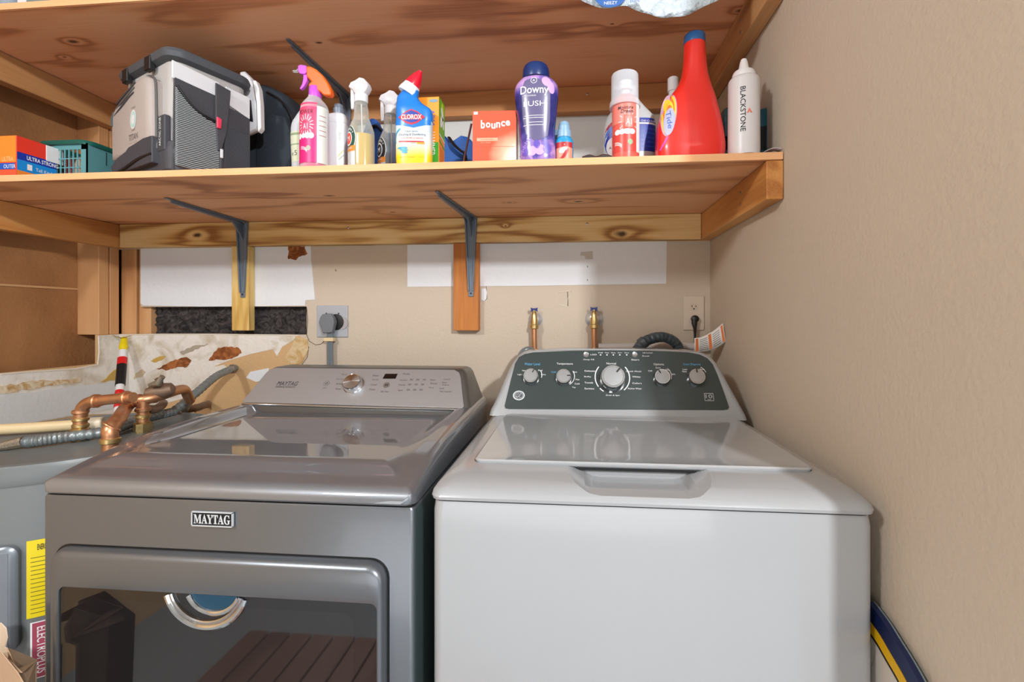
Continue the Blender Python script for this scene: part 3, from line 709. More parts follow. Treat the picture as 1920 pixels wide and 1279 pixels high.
MB().prism([ond(*p)+dn*.0022 for p in ((718, 711), (742, 711), (746, 702), (723, 702))], dn*.0008).build('display', mat('black_glass', (10, 10, 12), .08, coat=.6), dryer, world=True)
c = ond(664, 723); r = .0275
o = MB().axial([(r*1.08, .001), (r*1.08, .004), (r, .006), (r*.98, .020), (r*.93, .023), (r*.90, .0225), (0, .0228)], c, dn, 48).build('knob', M['chrome'], dryer, world=True)
# spun metal face: alternating wedges
mb = MB(); q = dn.to_track_quat('Z', 'Y')
for i in range(48):
    a, b = 2*PI*i/48, 2*PI*(i+1)/48
    mb.add([c+q@Vector((0, 0, .0236)), c+q@Vector((r*.89*math.cos(a), r*.89*math.sin(a), .0232)), c+q@Vector((r*.89*math.cos(b), r*.89*math.sin(b), .0232))], [(0, 1, 2)], 0)
def spun(name):
    m, nt, b = nodes(name); N = nt.nodes.new; L = nt.links.new
    b.inputs['Metallic'].default_value = 1; b.inputs['Roughness'].default_value = .25; b.inputs['Base Color'].default_value = (.6, .6, .61, 1)
    b.inputs['Anisotropic'].default_value = .9
    tg = N('ShaderNodeTangent'); tg.direction_type = 'RADIAL'; tg.axis = 'Z'; L(tg.outputs[0], b.inputs['Tangent'])
    return m
mb.build('knob_face', spun('spun_metal'), o, world=True)
# front: raised surround, door, window
yd = dy0
def fr(px, py, Y=None): return onY(px, py, Y or yd)
def rr2(x0, x1, z0, z1, r, y, n=6, bottom=True):
    out = []
    for cx, cz, a0 in ((x1-r, z1-r, 0), (x0+r, z1-r, PI/2)):
        for k_ in range(n+1):
            a = a0+PI/2*k_/n; out.append(Vector((cx+r*math.cos(a), y, cz+r*math.sin(a))))
    if bottom:
        for cx, cz, a0 in ((x0+r, z0+r, PI), (x1-r, z0+r, 1.5*PI)):
            for k_ in range(n+1):
                a = a0+PI/2*k_/n; out.append(Vector((cx+r*math.cos(a), y, cz+r*math.sin(a))))
    return out
zt, zb = H-.412, .18
MB().rings([rr2(-.939, -.311, zb, zt+.003, .032, yd-.0006), rr2(-.939, -.311, zb, zt+.003, .032, yd+.004)]).build('door_gap', M['black'], dryer, world=True)
door = MB()
zw = H-.473
wx_0, wx_1 = -.9255, -.3285
# door frame with curved top band
def band(z): return rr2
rim_o = [(-.9355, -.3145, zb+.004, zt, .03)]
door.rings([rr2(-.9355, -.3145, zb+.004, zt, .03, yd-.001), rr2(-.931, -.3145, zb+.004, zt, .03, yd-.012), rr2(-.924, -.316, zb+.008, zt-.004, .028, yd-.019), rr2(-.914, -.319, zb+.012, zt-.011, .026, yd-.023), rr2(-.907, -.321, zb+.016, zt-.052, .012, yd-.024), rr2(-.9035, -.3235, zb+.02, zw, .012, yd-.023), rr2(-.9035, -.3235, zb+.02, zw, .012, yd-.002)], cap0=False, cap1=False)
door_o = door.build('door', M['steel'], dryer, world=True, ang=50)
g = MB().rings([rr2(-.9035, -.3235, zb+.02, zw, .012, yd-.021), rr2(-.9035, -.3235, zb+.02, zw, .012, yd-.018)])
m, nt, b = nodes('dark_door_glass'); N = nt.nodes.new; L = nt.links.new
b.inputs['Base Color'].default_value = (.012, .012, .014, 1); b.inputs['Roughness'].default_value = .03; b.inputs['IOR'].default_value = 2.3
t = N('ShaderNodeBsdfTransparent'); t.inputs[0].default_value = (.85, .85, .88, 1)
ms = N('ShaderNodeMixShader'); ms.inputs[0].default_value = .5; L(t.outputs[0], ms.inputs[1]); L(b.outputs[0], ms.inputs[2]); L(ms.outputs[0], nt.nodes['Material Output'].inputs['Surface'])
g.build('window', m, door_o, world=True)
mb = MB(); A = rr2(-.901, -.325, zb+.03, zw-.004, .01, yd-.0175); B = rr2(-.882, -.366, zb+.05, zw-.022, .02, yd-.0175)
mb.rings([A, B], cap0=False, cap1=False); mb.build('window_border', mat('window_border_black', (24, 23, 24), .3), door_o, world=True)
MB().rings([rr2(-.901, -.325, zb+.03, zw-.004, .01, yd-.0015), rr2(-.901, -.325, zb+.03, zw-.004, .01, yd-.003)]).build('inner_panel', mat('inner_grey', (84, 80, 78), .4), door_o, world=True)
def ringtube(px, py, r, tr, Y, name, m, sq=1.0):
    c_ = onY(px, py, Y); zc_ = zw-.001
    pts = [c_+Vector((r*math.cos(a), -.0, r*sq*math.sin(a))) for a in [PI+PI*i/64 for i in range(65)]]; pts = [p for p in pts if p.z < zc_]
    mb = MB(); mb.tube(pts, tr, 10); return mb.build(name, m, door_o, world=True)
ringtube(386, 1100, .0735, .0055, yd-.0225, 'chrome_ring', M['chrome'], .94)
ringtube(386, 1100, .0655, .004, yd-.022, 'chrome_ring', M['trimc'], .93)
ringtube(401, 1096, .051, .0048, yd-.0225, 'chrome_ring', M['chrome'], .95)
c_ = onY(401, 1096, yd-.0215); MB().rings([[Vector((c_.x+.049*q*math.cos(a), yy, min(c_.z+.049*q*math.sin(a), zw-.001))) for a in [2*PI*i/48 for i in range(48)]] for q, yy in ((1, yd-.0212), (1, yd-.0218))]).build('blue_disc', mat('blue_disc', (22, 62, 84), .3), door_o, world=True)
# badge
bc = onY(401, 972, yd-.001)
MB().box(bc.x-.038, bc.x+.038, yd-.0045, yd-.0005, bc.z-.0125, bc.z+.0125).build('badge', mat('badge_black', (26, 30, 36), .35), dryer, world=True)
ba = Art(plane((bc.x, yd-.0047, bc.z), (1, 0, 0), (0, 0, 1)))
ba.text('\U0001D40C\U0001D400\U0001D418\U0001D413\U0001D400\U0001D406', 0, 0, .018, 0, .0006, offset=.015, fit=.068, fith=.0165); ba.build('badge_lettering', mat('badge_silver', (214, 218, 222), .35, .3), dryer, world=True)
mb = MB()
for a in ((-.0385, -.0125, -.037, .0125), (.037, -.0125, .0385, .0125), (-.0385, .0112, .0385, .0128), (-.0385, -.0128, .0385, -.0112)): mb.box(bc.x+a[0], bc.x+a[2], yd-.0062, yd-.002, bc.z+a[1], bc.z+a[3])
mb.build('badge_frame', mat('badge_silver', (214, 218, 222), .35, .3), dryer, world=True)

# ------------------------------------------------------------------ water heater
hx, hy, hr, hz = -1.255, 1.085, .282, H-.318
heater = thing('water_heater', 'grey cylindrical water heater with yellow energy label, left of the dryer', 'water heater', (hx, hy, 0))
MB().lathe([(hr*.97, .03), (hr, .04), (hr, hz-.012), (hr*.995, hz-.004), (hr*.99, hz-.004), (hr*.99, hz-.003)], (hx, hy, 0), 96).build('tank', M['heater'], heater, world=True)
MB().lathe([(hr*1.006, hz-.022), (hr*1.012, hz-.016), (hr*1.010, hz+.012), (hr*1.0, hz+.019), (hr*.97, hz+.021), (hr*.95, hz+.016), (hr*.5, hz+.018), (0, hz+.02)], (hx, hy, 0), 96).build('top_cap', M['heater'], heater, world=True)
for a in (0.5, 2.2, 4.2): MB().lathe([(.018, 0), (.018, .03)], (hx+.2*math.cos(a), hy+.2*math.sin(a), 0), 12).build('foot', M['black'], heater, world=True)
def cyl(hx_, hy_, r_): return lambda x, y, lift=0: Vector((hx_+(r_+.0008+lift)*math.sin(x/r_), hy_-(r_+.0008+lift)*math.cos(x/r_), y))
cf = cyl(hx, hy, hr)
def cylx(px):  # arc position on the tank for a photo column
    best = None
    for i in range(-900, 900):
        a = i/1000*PI/1.0*.5
        X, Y = hx+hr*math.sin(a), hy-hr*math.cos(a)
        d = abs(X/Y-pv(px))
        if Y < hy-.0 and (best is None or d < best[0]) and (X*(X-hx)+Y*(Y-hy)) < 0: best = (d, a, dep(px, Y))
    return best[1]*hr, best[2]
xa, da = cylx(50); xb, db = cylx(79)
def cz(py, d): return H+(CY-py)/F*d
a = Art(cf); a.rect(xa, cz(1161, da), xb+.03, cz(1015, da), 0, .0006, 10, 4)
xm = (xa+xb+.03)/2
a.text('ENERGYGUIDE', xm+.004, cz(1029, da), .02, 1, .001, offset=.02, fit=(xb-xa)*1.3, fith=.012)
for i in range(14):
    y = cz(1048+i*8, da); a.line(xa+.006, y, xa+.006+(.03 if i % 3 else .045), y, .0011, 1, .001)
a.build('energy_label', [M['yellow'], M['ink']], heater, world=True)
xa2, da2 = cylx(57)
a = Art(cf); a.rect(xa2, cz(1275, da2), xb+.05, cz(1168, da2), 1, .0006, 10, 4); a.rect(xa2+.003, cz(1273, da2), xb+.05, cz(1170, da2), 0, .0009, 10, 4)
a.text('ELECTROPLUS', xa2+.017, cz(1222, da2), .012, 1, .0012, rot=-PI/2, offset=.01, fit=.095, fith=.014)
a.build('red_label', [mat('maroon_label', (164, 70, 92), .5), M['inkw']], heater, world=True)
xc, dc_ = cylx(40)
mb = MB(); pf = cyl(hx, hy, hr+.0)
z0_, z1_ = cz(1215, dc_), cz(1018, dc_)
R = []
for ins_, lf in ((0, 0), (0, .010), (.004, .014), (.012, .016), (.03, .017)):
    ring = []
    x0_, x1_ = xc-.22+ins_, xc-ins_
    for q_ in rrect(x0_, x1_, z0_+ins_, z1_-ins_, .02, 0, 6): ring.append((q_.x, q_.y))
    # add points along the horizontal edges so that the panel bends with the tank
    dense = []
    for i in range(len(ring)):
        p_, n_ = ring[i], ring[(i+1) % len(ring)]
        kk = max(1, 10 if abs(p_[0]-n_[0]) > .05 else 1)
        for j in range(kk): dense.append((p_[0]+(n_[0]-p_[0])*j/kk, p_[1]+(n_[1]-p_[1])*j/kk))
    R.append([pf(x, y, lf) for x, y in dense])
mb.rings(R, cap0=False, cap1=False)
# curved face
nx_ = 20
x0_, x1_ = xc-.22+.012, xc-.012
mb.add([pf(x0_+(x1_-x0_)*i/nx_, zz, .0165) for zz in (z0_+.012, z1_-.012) for i in range(nx_+1)], [(i, i+1, nx_+2+i, nx_+1+i) for i in range(nx_)])
mb.build('access_panel', mat('access_panel_grey', (128, 134, 142), .3, .3), heater, world=True)

# ------------------------------------------------------------------ pipes
pipes = thing('copper_pipework', 'copper pipes with brass valve rising from the water heater to the wall', 'pipes', (-1.17, 1.1, hz+.02))
def pp_(*pts): return [onY(*p) for p in pts]
def pipe(name, pts, r, m, n=6):
    P = smooth(pts, n); mb = MB(); mb.tube(P, r, 16); return mb.build(name, m, pipes, world=True)
def collar(px, py, Y, r, h, axis=(0, 0, 1), m=None, name='collar'):
    c_ = onY(px, py, Y); MB().axial([(r*.9, -h/2), (r, -h/2+.002), (r, h/2-.002), (r*.9, h/2)], c_, axis, 20).build(name, m or M['copper'], pipes, world=True)
r = .0135
zt_ = hz+.016
q = onZ(150, 828, zt_); yA = q.y
pipe('riser', [q, onY(150, 800, yA), onY(152, 775, yA), onY(158, 761, yA), onY(172, 753, yA), onY(190, 751, yA)], r, M['copper'])
for py in (772, 786, 798, 808): collar(151, py, yA, .0165, .009, m=M['brass'] if py > 780 else M['copper'])
MB().axial([(.016, 0), (.019, .01), (.019, .03), (.015, .034)], q, (0, 0, 1), 8).build('nipple', M['brass'], pipes, world=True)
pipe('cross_pipe', [onY(186, 751, yA), onY(215, 748, yA), onY(250, 745, yA)], r*.92, M['copper'])
collar(180, 752, yA, .0165, .012, (1, 0, .05)); collar(237, 746, yA, .0165, .01, (1, 0, .05))
q = onZ(268, 812, zt_); yC = q.y
pipe('riser', [q, onY(268, 790, yC), onY(268, 765, yC), onY(268, 752, yC)], r, M['copper'])
for py in (768, 780, 795): collar(268, py, yC, .0175, .010, m=M['brass'] if py > 775 else M['copper'])
MB().axial([(.016, 0), (.02, .008), (.02, .026), (.015, .03)], q, (0, 0, 1), 8).build('nipple', M['brass'], pipes, world=True)
pipe('cross_pipe', [onY(244, 752, yC), onY(268, 750, yC), onY(300, 742, yC+.03), onY(316, 737, yC+.06), onY(336, 731, yC+.12), onY(346, 731, yC+.16), onY(352, 742, yC+.18), onY(356, 752, yC+.2)], r, M['copper'])
for px_, py_ in ((254, 752), (262, 751), (290, 744)): collar(px_, py_, yC+(.02 if px_ > 280 else 0), .017, .008, (1, .1, .15))
# valve body with lever
c_ = onY(300, 734, yC+.03)
MB().axial([(.006, -.034), (.016, -.028), (.02, -.012), (.02, .012), (.016, .028), (.006, .034)], c_, (1, .5, .25), 16).build('valve_body', M['dullcu'], pipes, world=True)
MB().axial([(.009, 0), (.008, .018), (.011, .022), (.005, .026)], c_+Vector((0, 0, .012)), (0, -.1, 1), 12).build('valve_stem', M['dullcu'], pipes, world=True)
mb = MB(); mb.tube([onY(281, 723, yC+.005), onY(289, 720, yC+.005), onY(297, 719, yC+.005), onY(301, 711, yC+.005), onY(305, 706, yC+.005)], [.006, .0075, .009, .0065, .0065], 10); mb.build('valve_lever', mat('pitted_zinc', (150, 140, 124), .5, .7, bump=.5, bscale=300), pipes, world=True)
q = onZ(207, 852, zt_); yB_ = q.y
pipe('elbow_pipe', [q, onY(207, 822, yB_), onY(206, 808, yB_), onY(212, 797, yB_+.012), onY(222, 786, yB_+.04), onY(232, 770, yC-.03), onY(246, 753, yC)], .0152, M['copper'])
collar(207, 826, yB_, .019, .012, m=M['brass'], name='nipple'); collar(209, 800, yB_+.006, .0195, .006, (.4, .5, .8))
pipe('branch_pipe', [onY(276, 768, yC+.02), onY(292, 767, yC+.05), onY(303, 760, yC+.1), onY(306, 756, yC+.2)], r*.85, M['dullcu'])
pipe('branch_pipe', [onY(346, 768, 1.40), onY(368, 765, 1.45), onY(382, 760, 1.5), onY(388, 759, 1.56), onY(389, 757, YB)], r*.9, M['dullcu'])
pipe('branch_pipe', [onY(356, 752, yC+.2), onY(350, 760, 1.38), onY(346, 768, 1.40)], r*.85, mat('zinc_pipe', (160, 170, 170), .4, .7))
collar(366, 765.5, 1.445, .015, .006, (.8, .5, .1))
# corrugated conduit and cream pipe
P = smooth([onY(440, 690, YB-.005), onY(432, 693, 1.62), onY(405, 706, 1.52), onY(370, 735, 1.40), onY(330, 768, 1.31), onY(292, 793, 1.24), onY(250, 812, 1.16), onY(200, 826, 1.06), onY(120, 841, 1.0), onY(70, 849, .965), onY(45, 857, .955)], 26)
zmin = hz+.022+.0125
P = [Vector((p.x, p.y, max(p.z, zmin))) if p.x < hx+hr and p.y < 1.3 and (p.x-hx)**2+(p.y-hy)**2 < hr*hr*1.05 else p for p in P]
mb = MB(); mb.tube(P, [.0125+.0011*math.sin(i*1.35) for i in range(len(P))], 14)
con = tag(mb.build('flexible_conduit', M['conduit']), 'grey ribbed metal conduit curving from the wall down over the water heater', 'conduit')
MB().tube([P[-1], P[-1]+Vector((-.03, -.012, -.006)), P[-1]+Vector((-.055, -.03, -.013))], [.0135, .011, .004], 10).build('conduit_end', mat('pitted_zinc', (150, 140, 124), .5, .7), con)
MB().axial([(.014, -.008), (.017, -.006), (.017, .006), (.014, .008)], onY(435, 692, 1.63), (1, .9, .1), 16).build('connector', mat('pitted_zinc', (150, 140, 124), .5, .7), con)
P = [Vector((onY(-60, 852, 1.02).x, 1.02, zmin+.006)), Vector((onY(60, 838, 1.08).x, 1.08, zmin+.006)), Vector((onY(190, 815, 1.14).x, 1.14, zmin+.008))]
P = [onY(-60, 862, 1.03), onY(60, 838, 1.075), onY(192, 814, 1.14)]
for p in P: p.z = max(p.z, hz+.022+.0135)
mb = MB(); mb.tube([P[0], P[1], P[2]], .0135, 18)
cp = tag(mb.build('plastic_pipe', M['cream']), 'cream plastic pipe lying across the top of the water heater', 'pipe')
d_ = (P[2]-P[1]).normalized(); MB().axial([(.0145, -.04), (.0165, -.038), (.0165, 0), (.0145, .002)], P[2], d_, 18).build('coupling', mat('pale_cream', (232, 220, 196), .4), cp)
# a rod with coloured bands leaning on the wall
rod = thing('banded_marker_rod', 'yellow, white, red and black banded rod standing behind the copper pipes', 'rod', onY(224, 775, 1.60))
A_, B_ = onY(221, 775, 1.50), onY(233, 632, 1.655)
def seg_(name, t0, t1, r0, r1, m):
    a0, b0 = A_+(B_-A_)*t0, A_+(B_-A_)*t1; mb = MB(); mb.tube([a0, a0+(b0-a0)*.5, b0], [r0, (r0+r1)/2, r1], 14); mb.build(name, m, rod, world=True)
def tpy(py): return (775-py)/(775-632)
seg_('tip', tpy(652), tpy(634), .0145, .009, M['yellow']); seg_('tip_neck', tpy(660), tpy(652), .012, .0145, M['yellow'])
seg_('white_band', tpy(675), tpy(660), .0125, .0125, M['white']); seg_('red_band', tpy(688), tpy(675), .015, .015, M['red'])
seg_('black_grip', tpy(726), tpy(688), .015, .015, M['black']); seg_('white_shaft', 0, tpy(726), .012, .013, M['white'])
a0 = A_+(B_-A_)*tpy(742); MB().axial([(.013, -.004), (.0137, -.002), (.0137, .012), (.013, .014)], a0, B_-A_, 16).build('red_mark', M['red'], rod, world=True)
a0 = A_+(B_-A_)*tpy(764); MB().axial([(.0125, -.004), (.0132, -.002), (.0132, .008), (.0125, .01)], a0, B_-A_, 16).build('red_mark', M['red'], rod, world=True)
a0 = A_+(B_-A_)*.985; mb = MB(); mb.tube([a0+Vector((-.05, -.002, .012)), a0+Vector((0, -.012, .0)), a0+Vector((.04, -.004, .012))], [.001, .006, .001], 8, flat=.3); mb.build('tie', mat('tan_rag', (168, 150, 96), .8), rod, world=True)
# ------------------------------------------------------------------ outlets, taps and hoses on the back wall
t = thing('power_outlet', 'large square grey outlet plate on the wall above the dryer', 'outlet', onY(624, 602, YB))
a, b = onY(595.5, 572.5, YB), onY(653, 632, YB); a.z = onY(624, 573, YB).z; b.z = onY(624, 632, YB).z
MB().box(a.x, b.x, YB-.006, YB-.0004, b.z, a.z).build('plate', M['plategrey'], t, world=True, bevel=.0015)
for px, py in ((612, 588), (635, 588)): MB().axial([(.003, 0), (.003, .001), (0, .0015)], onY(px, py, YB-.006), (0, -1, 0), 12).build('screw', M['black'], t, world=True)
c_ = onY(631, 604, YB-.006); MB().axial([(.030, 0), (.030, .004), (.027, .005), (0, .005)], c_, (0, -1, 0), 32).build('socket_face', M['black'], t, world=True)
c_ = onY(641, 606, YB-.006); MB().axial([(.024, 0), (.024, .003), (0, .003)], c_, (0, -1, 0), 32).build('socket_rim', mat('warm_grey', (168, 164, 166), .5), t, world=True)
t = thing('dryer_plug', 'grey angled plug and flat cord hanging from the large grey outlet', 'plug', onY(620, 604, YB-.02))
q = onY(620, 605, YB-.012)
mb = MB(); mb.prism([onY(x, y, YB-.0125) for x, y in ((611, 589), (625, 588), (631, 596), (633, 604), (631, 613), (628, 624), (611, 625), (608, 613), (604, 604), (607, 594))], (0, -.026, 0)); mb.build('plug_body', M['greyplastic'], t, world=True, bevel=.005, seg=3)
mb = MB(); P = [onY(619, 622, YB-.025), onY(619, 640, YB-.023), onY(619, 665, YB-.022), onY(620, 700, YB-.026), onY(621, 740, YB-.03)]
for dx in (-.0065, 0, .0065): mb.tube([p+Vector((dx, 0, 0)) for p in P], .0048, 10)
mb.build('cord', M['cord'], t, world=True)
MB().box(onY(610, 636, YB-.02).x, onY(628, 636, YB-.02).x, YB-.034, YB-.013, onY(620, 640, YB-.02).z, onY(620, 633, YB-.02).z).build('strain_clip', M['cream'], t, world=True, bevel=.002)
t = thing('power_outlet', 'beige wall outlet by the right corner, above the washing machine', 'outlet', onY(1300, 587, YB))
a, b = onY(1281, 555, YB), onY(1319.5, 619, YB)
MB().box(a.x, b.x, YB-.006, YB-.0004, b.z, a.z).build('plate', mat('plate_beige', (212, 196, 178), .4), t, world=True, bevel=.002)
for py in (576, 601):
    c_ = onY(1301, py, YB-.005); mb = MB(); mb.prism([c_+Vector((x*.016, 0, z*.0135)) for x, z in ((-1, .5), (-.6, 1), (.6, 1), (1, .5), (1, -.5), (.6, -1), (-.6, -1), (-1, -.5))], (0, -.0012, 0)); o = mb.build('socket', mat('socket_beige', (206, 190, 170), .4), t, world=True)
    mb = MB(); mb.box(c_.x-.0075, c_.x-.0055, YB-.0068, YB-.006, c_.z-.001, c_.z+.007); mb.box(c_.x+.0055, c_.x+.0075, YB-.0068, YB-.006, c_.z, c_.z+.006); mb.build('slot', M['black'], o, world=True)
    MB().axial([(.0028, 0), (0, .0008)], c_+Vector((0, -.0014, -.006)), (0, -1, 0), 10).build('ground_hole', M['black'], o, world=True)
MB().axial([(.002, 0), (0, .001)], onY(1301, 588, YB-.005), (0, -1, 0), 10).build('screw', M['screw'], t, world=True)
t = thing('washer_plug', 'black plug and cord in the beige outlet by the right corner', 'plug', onY(1302, 603, YB-.02))
mb = MB(); mb.axial([(.0125, .0), (.013, .006), (.012, .016), (.006, .02), (0, .021)], onY(1302, 598, YB-.0078), (0, -1, 0), 20); mb.build('plug_body', M['black'], t, world=True)
mb = MB(); mb.tube([onY(1302, 598, YB-.017), onY(1302, 607, YB-.022), onY(1303, 615, YB-.022), onY(1303, 626, YB-.022), onY(1303, 645, YB-.024), onY(1302, 680, YB-.03)], [.010, .0098, .006, .0042, .004, .004], 12); mb.build('cord', M['black'], t, world=True)
def tap(px, py, rr_, full, label):
    c_ = onY(px, py, YB); t = thing('wall_tap', label, 'tap', c_)
    MB().axial([(rr_, 0), (rr_, .002), (rr_*.9, .006), (rr_*.5, .011), (.012, .013), (0, .013)], c_+Vector((0, -.0005, 0)), (0, -1, 0), 36).build('escutcheon', mat('escutcheon_chrome', (214, 218, 222), .22, .5), t, world=True)
    v = c_+Vector((-.002, -.03, -.002))
    MB().axial([(.009, 0), (.009, .03)], c_, (0, -1, 0), 16).build('inlet', M['brass'], t, world=True)
    mb = MB(); mb.axial([(.006, .030), (.009, .026), (.0105, .01), (.013, -.004), (.013, -.016), (.016, -.018), (.016, -.030), (.013, -.032)], v, (0, 0, 1), 16); mb.build('valve_body', M['brass'], t, world=True)
    mb = MB().axial([(.0035, .024), (.0035, .036)], v, (0, -.15, 1), 10); mb.build('stem', M['brass'], t, world=True)
    mb = MB(); mb.prism([v+Vector((x*.0125, -.006, .036+z*.009)) for x, z in ((-1, -.8), (-.4, -.3), (.4, -.3), (1, -.8), (.9, .2), (1.05, .9), (.35, .6), (-.35, .6), (-1.05, .9), (-.9, .2))], (0, .012, 0)); mb.build('handle', mat('navy_handle', (26, 42, 120), .35), t, world=True, bevel=.0015)
    mb = MB(); mb.tube([v+Vector((0, 0, -.03)), v+Vector((0, 0, -.06)), v+Vector((.001, 0, -.095)), v+Vector((.002, .0, -.16))], .0098, 16); mb.build('copper_tail', M['copper'], t, world=True)
    return v
v1 = tap(1004, 599, .026, 0, 'brass and chrome wall tap with blue handle, left of the two behind the washer')
v2 = tap(1114, 598, .032, 0, 'brass and chrome wall tap with blue handle, right of the two behind the washer')
t = tag(MB().tube(smooth([onY(1120, 655, 1.64), onY(1106, 660, 1.60), onY(1080, 670, 1.56), onY(1040, 690, 1.5)], 8), .009, 12).build('supply_hose', mat('braided_steel', (150, 150, 152), .35, .8, bump=.5, bscale=400)), 'short braided hose at the foot of the right wall tap', 'hose')
t = tag(MB().tube(smooth([onY(1003, 660, 1.62), onY(990, 655, 1.60), onY(978, 663, 1.58), onY(970, 690, 1.5)], 8), .010, 12).build('supply_hose', M['conduit']), 'braided hose at the foot of the left wall tap', 'hose')
t = tag(MB().tube([onY(1122, 651, 1.655), onY(1200, 650, 1.655), onY(1300, 650, 1.655), onY(1322, 650, 1.655)], .0135, 18).build('drain_pipe', mat('pvc_white', (206, 200, 198), .4)), 'white plastic pipe running along the wall behind the washer', 'pipe')
P = smooth([onY(1172, 800, 1.437), onY(1176, 730, 1.45), onY(1180, 690, 1.50), onY(1193, 660, 1.54), onY(1206, 643, 1.56), onY(1222, 635, 1.57), onY(1240, 632, 1.58), onY(1256, 636, 1.58), onY(1268, 645, 1.58), onY(1274, 660, 1.58), onY(1280, 700, 1.61), onY(1281, 760, YB-.0185), onY(1281, 900, YB-.0185)], 22)
t = tag(MB().tube(P, [.0165+.0016*math.sin(i*1.9) for i in range(len(P))], 18).build('drain_hose', M['drain']), 'dark grey ribbed drain hose arching behind the washer console', 'hose')
MB().axial([(.02, -.008), (.02, .012)], onY(1204, 644, 1.56), (1, 0, .8), 20).build('hose_cuff', M['drain'], t)
# warning tag on the cord
t = thing('warning_tag', 'curled white paper tag with orange stripes, hanging by the right corner behind the washer', 'tag', onY(1330, 635, 1.55))
Yt = 1.53
top = [(1302, 634), (1313, 633), (1325, 628), (1337, 621), (1347, 613), (1355, 606)]; bot = [(1302, 660), (1314, 660), (1328, 658), (1340, 654), (1352, 647), (1361, 640)]
def tg(u_, v_):  # u 0..1 along, v 0..1 up
    x = u_*5; i = min(int(x), 4); f = x-i
    tx = [top[i][q]+(top[i+1][q]-top[i][q])*f for q in (0, 1)]; bx = [bot[i][q]+(bot[i+1][q]-bot[i][q])*f for q in (0, 1)]
    return onY(bx[0]+(tx[0]-bx[0])*v_, bx[1]+(tx[1]-bx[1])*v_, Yt-.02*u_*u_)
def tagpart(name, u0, u1, v0, v1, m, off):
    n_ = 10; mb = MB(); vs = []
    for j in range(3):
        for i in range(n_+1): vs.append(tg(u0+(u1-u0)*i/n_, v0+(v1-v0)*j/2)+Vector((0, -off, 0)))
    mb.add(vs, [(j*(n_+1)+i, j*(n_+1)+i+1, (j+1)*(n_+1)+i+1, (j+1)*(n_+1)+i) for j in range(2) for i in range(n_)])
    o = mb.build(name, m, t, world=True)
    if off == 0: s_ = o.modifiers.new('s', 'SOLIDIFY'); s_.thickness = .0006
    return o
tagpart('paper', 0, 1, 0, 1, mat('paper_white', (232, 230, 228), .7), 0)
og = mat('tag_orange', (222, 120, 60), .6)
for u0 in (.04, .44, .88): tagpart('stripe', u0, u0+.09, .06, .94, og, .0007)
for u0 in (.17, .57):
    for j in range(7): tagpart('print_line', u0, u0+.24, .12+j*.115, .15+j*.115, M['inkg'], .0007)
# striped board standing in the gap between washer and right wall
bd = thing('striped_board', 'navy and yellow striped board leaning in the gap between washer and right wall', 'board', (XR-.012, .64, 0))
def bp(px, py, X=XR-.008): return onX(px, py, X)
edge = [bp(1640, 1128), bp(1668, 1165), bp(1690, 1200), bp(1715, 1240), bp(1737, 1279), bp(1775, 1350), bp(1800, 1420)]
def strip(name, inset0, inset1, m, th=.010, X0=0):
    """a band of the board running parallel to its edge"""
    e = smooth(edge, 5); A_, B_ = [], []
    for i, p in enumerate(e):
        d = (e[min(i+1, len(e)-1)]-e[max(i-1, 0)]).normalized(); nrm = Vector((0, d.z, -d.y))
        if nrm.y < 0: nrm = -nrm
        nrm = Vector((0, abs(nrm.y), -abs(nrm.z)))
        A_.append(p+nrm*inset0); B_.append(p+nrm*inset1)
    mb = MB(); R = []
    for a_, b_ in zip(A_, B_): R.append([a_+Vector((X0, 0, 0)), b_+Vector((X0, 0, 0)), b_+Vector((X0-th, 0, 0)), a_+Vector((X0-th, 0, 0))])
    mb.rings(R); return mb.build(name, m, bd, world=True)
strip('board_edge', -.0008, .0, mat('pale_blue_rim', (120, 134, 140), .4), .002)
strip('navy_band', 0, .026, mat('navy', (14, 30, 74), .35))
strip('yellow_band', .0262, .042, mat('golden_yellow', (222, 172, 12), .4), .011)
strip('dark_rim', .0422, .048, M['black'], .010)
strip('board_face', .0482, .13, mat('board_white', (206, 198, 188), .5), .008)
# duckboard mat in front of the dryer (seen mirrored in its window)
t = thing('slatted_mat', 'slatted brown wooden mat on the floor, mirrored in the dryer window', 'mat', (-.8, .18, 0))
for i in range(11):
    x = -1.27+i*.088; MB().box(x, x+.078, -.24, .62, .012, .028).build('slat', M['slat'], t, world=True, bevel=.002)
for y in (-.18, .15, .52): MB().box(-1.26, -.31, y, y+.05, .0, .0118).build('batten', M['slat'], t, world=True)
# brown paper bag at bottom left
pb = thing('paper_bag', 'open brown paper bag in the bottom left corner, in front of the water heater', 'bag', onY(10, 1400, .60))
kraft = mat('kraft_paper', (176, 144, 116), .8, bump=.3, bscale=30); kraftd = mat('kraft_paper_pale', (206, 184, 160), .8, bump=.3, bscale=30)
kr = lambda *p: onY(*p)
def sheet(name, pts, m, th=(.001, .001, 0)):
    mb = MB(); mb.prism(pts, th); return mb.build(name, m, pb, world=True)
pY = .66
sheet('front_panel', [kr(-60, 1245, pY), kr(0, 1222, pY), kr(32, 1262, pY-.004), kr(48, 1290, pY-.008), kr(52, 1700, pY), kr(-60, 1720, pY)], kraft)
sheet('side_panel', [kr(12, 1215, pY+.03), kr(40, 1226, pY+.05), kr(68, 1238, pY+.06), kr(64, 1262, pY+.05), kr(62, 1700, pY+.05), kr(34, 1710, pY+.02), kr(36, 1268, pY+.01)], kraft)
sheet('back_panel', [kr(-60, 1180, pY+.06), kr(0, 1168, pY+.06), kr(10, 1178, pY+.06), kr(13, 1196, pY+.06), kr(8, 1214, pY+.06), kr(40, 1228, pY+.062), kr(67, 1240, pY+.062), kr(60, 1700, pY+.062), kr(-60, 1720, pY+.06)], kraftd)
